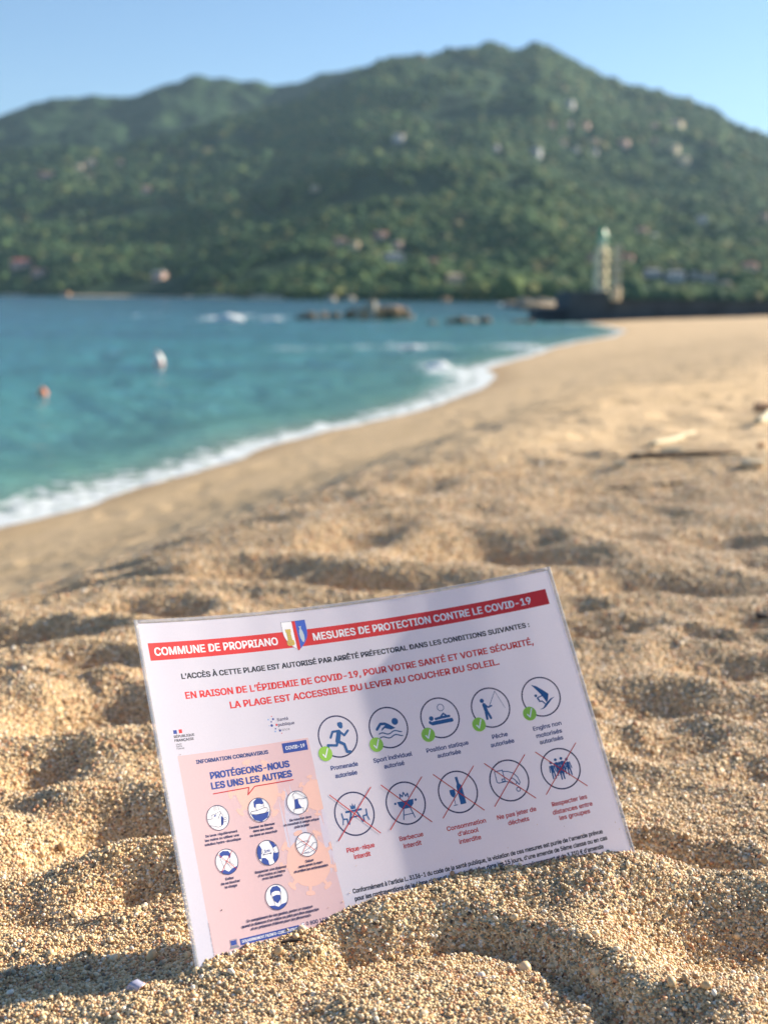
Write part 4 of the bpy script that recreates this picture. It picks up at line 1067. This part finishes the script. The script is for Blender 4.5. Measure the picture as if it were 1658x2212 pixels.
ROW1 = [('running figure pictogram with a green tick', runner, [('Promenade', 110.8, 129.6, 106.7), ('autorisée', 112.6, 127.8, 112.0)]),
        ('swimmer pictogram with a green tick', swimmer, [('Sport individuel', 140.9, 168.1, 106.9), ('autorisé', 147.1, 161.3, 111.8)]),
        ('sunbather pictogram with a green tick', sunbather, [('Position statique', 178.7, 208.5, 107.1), ('autorisée', 185.3, 201.8, 111.8)]),
        ('angler pictogram with a green tick', fisher, [('Pêche', 226.0, 236.9, 107.0), ('autorisée', 223.5, 240.1, 112.2)]),
        ('windsurfer pictogram with a green tick', windsurf, [('Engins non', 255.4, 275.5, 107.6), ('motorisés', 256.2, 274.4, 112.7), ('autorisés', 257.3, 273.9, 117.3)])]
ROW2 = [('crossed out picnic table pictogram', picnic, [('Pique-nique', 109.1, 128.1, 158.2), ('interdit', 113.0, 124.2, 162.9)]),
        ('crossed out barbecue pictogram', barbecue, [('Barbecue', 145.9, 162.3, 158.2), ('interdit', 147.5, 159.8, 163.1)]),
        ('crossed out bottle and glass pictogram', bottle, [('Consommation', 179.2, 206.5, 158.6), ("d’alcool", 185.8, 200.0, 163.2), ('interdite', 185.3, 200.4, 168.1)]),
        ('crossed out hand dropping litter pictogram', litter, [('Ne pas jeter de', 214.8, 242.3, 158.7), ('déchets', 221.2, 235.8, 163.7)]),
        ('crossed out crowd pictogram', crowd, [('Respecter les', 253.8, 278.4, 158.6), ('distances entre', 252.8, 280.6, 163.8), ('les groupes', 256.3, 277.6, 168.1)])]
for row, cy, ok in ((ROW1, 86.1, True), (ROW2, 135.8, False)):
    for (lab, fn, caps), cx in zip(row, CXS):
        if not ok: cx -= .7
        k = Ink(.06); k.ring(cx, cy, RI, .95); ring = k.build('pictogram', 'ink', notice, lab)
        k = Ink(.08); fn(k, (cx, cy)); k.build('figure', 'figure', ring)
        if ok:
            gx, gy = cx - .81 * 13.7, cy + .70 * 13.7
            k = Ink(.40); k.disc(gx, gy, 4.75); bd = k.build('green_disc', 'green', ring)
            k = Ink(.46); k.line([(gx - 1.7, gy + .3), (gx - .4, gy + 2.2), (gx + 2.1, gy - 2.9)], .85); k.build('tick', 'pale', ring)
        else:
            k = Ink(.80); k.line(P_(cx, cy, [(-1.04, 1.06), (1.08, -1.12)]), .62); k.line(P_(cx, cy, [(1.12, 1.06), (-1.09, -1.07)]), .62); k.build('cross', 'dred', ring)
        k = Ink(.06)
        for t, u0, u1, v in caps: text(k, t, u0, u1, v, 2.7, .3)
        k.build('caption', 'navy' if ok else 'dred', ring)

# small logos above the panel --------------------------------------
k = Ink(.06); k.rect(10.5, 68.0, 12.9, 70.3); k.rect(10.5, 68.0, 10.6, 68.05); logo = k.build('state_logo', 'gblue', notice)
k = Ink(.06); k.rect(14.2, 67.9, 16.4, 70.2); k.build('red_field', 'red', logo)
k = Ink(.06); text(k, 'RÉPUBLIQUE', 10.4, 24.0, 72.7, 1.5, .14); text(k, 'FRANÇAISE', 10.4, 23.1, 75.1, 1.5, .14)
text(k, 'Liberté', 10.8, 14.5, 77.1, .9); text(k, 'Égalité', 10.8, 14.6, 78.4, .9); text(k, 'Fraternité', 10.8, 15.8, 79.8, .9); k.build('lettering', 'black', logo)
def cpt(x, y):      # close-up coordinates of the health logo -> page
    return 81.5 + (x - 1046) / 12.4 + (y - 200) / 70, 70.3 + (y - 200) / 13.1 + (x - 1046) / 88
k = Ink(.06); text(k, 'Santé', 81.5, 89.2, 70.5, 1.9, .1); text(k, 'publique', 81.5, 92.8, 73.8, 1.9, .1); hl = k.build('health_logo', 'ink', notice)
k = Ink(.06); text(k, 'France', 81.3, 88.8, 77.1, 1.7); k.build('lettering', 'grey', hl)
for nm, mt, dl in (('navy_dots', 'gblue', [(1017, 184, .72), (993, 208, .5), (985, 240, .85), (1006, 268, .5), (1037, 284, .7)]), ('red_dots', 'red', [(1013, 161, .35), (1027, 234, .7), (1043, 307, .32)]), ('blue_dots', 'lblue', [(975, 189, .5), (963, 243, .35), (995, 292, .55)])):
    k = Ink(.06)
    for x, y, r in dl: k.disc(*cpt(x, y), r, n=12)
    k.build(nm, mt, hl)

# pink information panel --------------------------------------------
k = Ink(.05); k.rect(10.4, 83.7, 99.9, 199.5, 4); panel = k.build('pink_panel', 'pink', notice)
def virus(cx, cy, r, clip=99.8):
    k = Ink(.12 if r < 14 else .10)
    def cl(p): return (min(p[0], clip), p[1])
    n = 48
    b = len(k.V)
    for q in range(6):
        for i in range(n): a = 2 * math.pi * i / n; k.V.append((*cl((cx + r * q / 5 * math.cos(a), cy + r * q / 5 * math.sin(a))), k.o))
    for q in range(5):
        for i in range(n): k.F.append((b + q * n + i, b + q * n + (i + 1) % n, b + (q + 1) * n + (i + 1) % n, b + (q + 1) * n + i))
    k.o += .008
    for i in range(9):
        a = 2 * math.pi * i / 9 + .35; c, s = math.cos(a), math.sin(a)
        def pt(rr, w): return cl((cx + rr * c - w * s, cy + rr * s + w * c))
        p = [pt(r * .95, -r * .09), pt(r * 1.16, -r * .06), pt(r * 1.2, -r * .2), pt(r * 1.32, -r * .2), pt(r * 1.36, 0), pt(r * 1.32, r * .2), pt(r * 1.2, r * .2), pt(r * 1.16, r * .06), pt(r * .95, r * .09)]
        if max(q[0] for q in p) - min(q[0] for q in p) > .5: k.poly(p)
    k.build('virus_shape', 'salmon2', panel)
PM['salmon2'] = print_mat('print_salmon2', (.82, .50, .42))
virus(58.1, 110.7, 14.3); virus(97.2, 119.9, 9.6); virus(82.6, 158.7, 14.6)
k = Ink(.20); text(k, 'INFORMATION CORONAVIRUS', 21.9, 70.9, 89.8, 2.25, .3); k.build('panel_title', 'navy', panel)
k = Ink(.20); k.rect(81.2, 84.9, 98.3, 91.2); cb = k.build('blue_box', 'gblue', panel)
k = Ink(.26); text(k, 'COVID-19', 83.2, 96.4, 89.2, 2.1, .12); k.build('lettering', 'pale', cb)
k = Ink(.28); text(k, 'PROTÉGEONS-NOUS', 29.6, 83.3, 99.9, 3.9, .5); text(k, 'LES UNS LES AUTRES', 29.0, 83.6, 106.1, 3.9, .5); k.build('panel_heading', 'gblue', panel)
k = Ink(.28); k.line([(29.2, 108.9), (53.3, 108.4), (51.8, 112.7), (57.4, 108.3), (83.7, 108.2)], .62); k.build('red_underline', 'dred', panel)
def pic(cx, cy, r, fn, label, cross=False):
    k = Ink(.28); k.disc(cx, cy, r, n=36); d = k.build('round_picture', 'pale', panel, label)
    k = Ink(.50); fn(k, (cx, cy), r); k.build('blue_shape', 'gblue', d)
    k = Ink(.72); k.ring(cx, cy, r, .34, 40); k.build('outline', 'ink', d); return d
def outl(d, cx, cy, r, paths, w=.22):
    k = Ink(.74)
    for p in paths: k.line(P_(cx, cy, p, r), w, False)
    k.build('line_drawing', 'ink', d)
def redx(d, cx, cy, r):
    k = Ink(1.0); k.line(P_(cx, cy, [(-.68, .68), (.72, -.68)], r), .3); k.line(P_(cx, cy, [(.62, .74), (-.62, -.74)], r), .3); k.build('cross', 'dred', d)
def Q(c, r, pts): return P_(c[0], c[1], pts, r)
r_ = 7.3
d = pic(29.2, 123.2, r_, lambda k, c, r: (k.poly(Q(c, r, [(-.38, .18), (-.1, .32), (-.2, .1)])), k.poly(Q(c, r, [(.3, .12), (.5, -.1), (.36, -.62), (.16, -.66)]))), 'hands washed under running water')
outl(d, 29.2, 123.2, r_, [[(-.95, 0), (-.5, -.02), (-.5, .3), (-.3, .3), (.1, .42), (.3, .5), (.35, .38)], [(-.9, -.5), (-.5, -.6), (-.1, -.75), (.2, -.7), (.35, -.2), (.5, .1), (.35, .38), (.0, -.1)], [(.5, -.1), (.8, -.06)], [(.4, -.25), (.82, -.2)], [(.35, -.42), (.75, -.38)], [(-.15, .95), (-.2, .55)], [(0, .98), (0, .6)], [(.2, .95), (.22, .6)]])
d = pic(57.2, 122.8, r_, lambda k, c, r: (k.poly(Q(c, r, [(-.42, .30), (-.38, .74), (-.05, .96), (.38, .88), (.52, .5), (.36, .42), (.1, .5), (-.22, .5), (-.28, .2)])), k.poly(Q(c, r, [(-.82, -.25), (-.4, -.36), (.3, -.34), (.84, -.24), (.62, -.72), (0, -.98), (-.6, -.74)]))), 'face sneezing into the elbow')
outl(d, 57.2, 122.8, r_, [[(-.3, .2), (-.2, -.02), (-.75, -.02), (-.86, -.2), (-.3, -.34), (.5, -.32), (.82, -.1), (.72, .08), (.5, .12)], [(.48, .5), (.5, .12), (-.2, -.02)], [(.2, .26), (.3, .26)], [(.4, .28), (.46, .28)]])
d = pic(83.4, 122.5, 7.15, lambda k, c, r: (k.poly(Q(c, r, [(-.36, -.5), (-.28, -.1), (-.22, .3), (.1, .32), (.1, -.1), (.3, -.5)])),), 'tissue pulled from a box')
outl(d, 83.4, 122.5, 7.15, [[(-.46, -.5), (.45, -.5), (.4, -.9)], [(-.46, -.5), (-.5, -.8)], [(-.2, .3), (-.3, .7), (-.05, .92), (.3, .7), (.95, .2)], [(.1, .32), (.5, .25), (.95, .28)]])
d = pic(29.5, 149.1, r_, lambda k, c, r: (k.poly(Q(c, r, [(-.55, .35), (-.5, .74), (-.2, .88), (.3, .8), (.46, .5), (.36, .2), (.2, .45), (-.2, .52), (-.4, .4)])), k.poly(Q(c, r, [(-.72, -.62), (-.3, -.6), (0, -.8), (.35, -.6), (.86, -.46), (.55, -.86), (0, -1.0), (-.5, -.88)]))), 'face touched by a hand, crossed out')
outl(d, 29.5, 149.1, r_, [[(-.5, .3), (-.42, -.1), (-.3, -.5), (-.3, -.62)], [(.34, .2), (.3, -.1)], [(-.1, .1), (.1, .0), (.3, -.1), (.6, -.4)], [(-.1, .0), (.1, -.3), (.3, -.6)]]); redx(d, 29.5, 149.1, r_)
d = pic(57.1, 148.6, r_, lambda k, c, r: (k.poly(Q(c, r, [(-.96, .15), (-.84, .55), (-.62, .72), (-.5, .4), (-.62, .0), (-.7, -.4), (-.9, -.36)])), k.poly(Q(c, r, [(-.62, -.32), (-.3, -.38), (-.1, -.62), (-.08, -.98), (-.5, -.86), (-.72, -.62)])), k.poly(Q(c, r, [(.3, .92), (.62, .78), (.88, .42), (.55, .3), (.42, .6)])), k.poly(Q(c, r, [(.5, -.06), (.72, -.14), (.98, -.1), (.78, -.62), (.45, -.88), (.36, -.5)]))), 'two heads one metre apart')
outl(d, 57.1, 148.6, r_, [[(-.46, -.08), (.34, -.08)], [(-.34, .0), (-.46, -.08), (-.34, -.16)], [(.22, .0), (.34, -.08), (.22, -.16)], [(.55, .3), (.6, .0), (.72, -.1)], [(-.5, .38), (-.46, .1), (-.6, -.02)]])
k = Ink(.8); text(k, '1m', 57.1 - 2.0, 57.1 + 1.6, 148.2, 1.7, .1); k.build('lettering', 'gblue', d)
d = pic(83.5, 148.3, 7.15, lambda k, c, r: (k.line(Q(c, r, [(-.5, -.66), (.1, -.62)]), .2),), 'handshake crossed out')
outl(d, 83.5, 148.3, 7.15, [[(-.95, .1), (-.5, .3), (.1, .3), (.3, .2), (.05, .05), (-.3, .0), (-.6, -.1), (-.96, -.16)], [(.95, .0), (.7, .05), (.3, -.3), (.0, -.4), (-.3, -.52)], [(.9, -.4), (.5, -.6), (.1, -.72), (-.5, -.66)]]); redx(d, 83.5, 148.3, 7.15)
d = pic(57.0, 174.7, r_, lambda k, c, r: (k.poly(Q(c, r, [(-.5, .2), (-.46, .62), (-.2, .86), (.22, .86), (.46, .62), (.46, .2), (.34, .42), (.0, .5), (-.34, .42)])), k.poly(Q(c, r, [(-.36, .1), (0, .18), (.36, .1), (.32, -.22), (0, -.5), (-.32, -.22)])), k.poly(Q(c, r, [(-.8, -.56), (-.3, -.62), (0, -.78), (.3, -.62), (.8, -.56), (.5, -.88), (0, -1), (-.5, -.88)]))), 'face wearing a mask')
outl(d, 57.0, 174.7, r_, [[(-.42, .3), (-.4, .0), (-.3, -.3), (-.26, -.6)], [(.42, .3), (.4, .0), (.3, -.3), (.26, -.6)]])
k = Ink(.20)
for t, u0, u1, v in [('Se laver régulièrement', 18.8, 40.0, 133.4), ('les mains ou utiliser une', 18.1, 40.6, 135.8), ('solution hydro-alcoolique', 17.4, 41.3, 138.2), ('Tousser ou éternuer', 48.2, 65.6, 133.0), ('dans son coude', 50.4, 63.8, 135.3), ('ou dans un mouchoir', 47.7, 66.2, 137.7),
                     ('Se moucher dans', 75.8, 90.6, 133.0), ('un mouchoir à usage unique', 71.2, 95.3, 135.2), ('puis le jeter', 78.2, 88.2, 137.5), ('Eviter', 26.6, 32.0, 159.4), ('de se toucher', 23.1, 35.6, 161.7), ('le visage', 25.3, 33.1, 163.9),
                     ('Respecter une distance', 46.4, 67.3, 159.1), ("d'au moins un mètre", 47.9, 65.9, 161.4), ('avec les autres', 50.3, 63.5, 163.5), ('Saluer', 80.7, 86.0, 158.7), ('sans serrer la main', 75.4, 91.4, 161.0), ('et arrêter les embrassades', 71.9, 94.6, 163.4),
                     ('En complément de ces gestes, porter un masque', 35.0, 78.8, 185.0), ("quand la distance d'un mètre ne peut pas être respectée", 31.1, 82.4, 187.4), ("et en présence d'élèves pour les personnels", 36.8, 76.4, 189.7)]:
    text(k, t, u0, u1, v, 1.4, .19)
k.o = .22; text(k, '0 800 130 000', 72.4, 93.0, 194.4, 2.1, .14)
k.build('panel_text', 'ink', panel)
k = Ink(.20); text(k, 'W-0314-001-2003 – 20 mars 2020', 198.7, 180.7, 10.9, .95, 0, True); k.build('reference_number', 'grey', panel)
k = Ink(.20); k.rect(28.2, 193.0, 67.4, 196.5); ab = k.build('address_box', 'gblue', panel)
k = Ink(.26); text(k, 'GOUVERNEMENT.FR/INFO-CORONAVIRUS', 29.4, 66.4, 195.4, 1.45, .1); k.build('lettering', 'pale', ab)
k = Ink(.20); k.rect(69.2, 192.3, 71.2, 195.8); ph = k.build('phone_icon', 'gblue', panel)
k = Ink(.26); k.rect(69.4, 192.6, 71.0, 193.4); k.build('screen', 'pale', ph)
k = Ink(.20); k.line([(21.8, 192.5), (26.2, 192.5), (26.2, 195.9), (21.8, 195.9), (21.8, 192.5)], .25); k.poly([(21.4, 196.1), (26.6, 196.1), (27.4, 197.3), (20.8, 197.3)]); lp = k.build('laptop_icon', 'grey', panel)
k = Ink(.26); k.rect(22.2, 192.9, 25.8, 195.5); k.build('screen', 'gblue', lp)

# ------------------------------------------------------------------ haze
HAZE = 4.2e-5
v, f = box_vf(-4500, 4500, -400, 7000, -9, 1150)
hz = mesh_ob('haze', v, f); tag(hz, kind='stuff'); hz.display_type = 'WIRE'
hm = bpy.data.materials.new('haze'); hm.use_nodes = True; n = hm.node_tree; n.nodes.remove(n.nodes['Principled BSDF'])
pv = n.nodes.new('ShaderNodeVolumePrincipled'); pv.inputs['Color'].default_value = (.52, .76, 1, 1); pv.inputs['Density'].default_value = HAZE; pv.inputs['Anisotropy'].default_value = .2
n.links.new(pv.outputs[0], n.nodes['Material Output'].inputs['Volume']); hz.data.materials.append(hm)
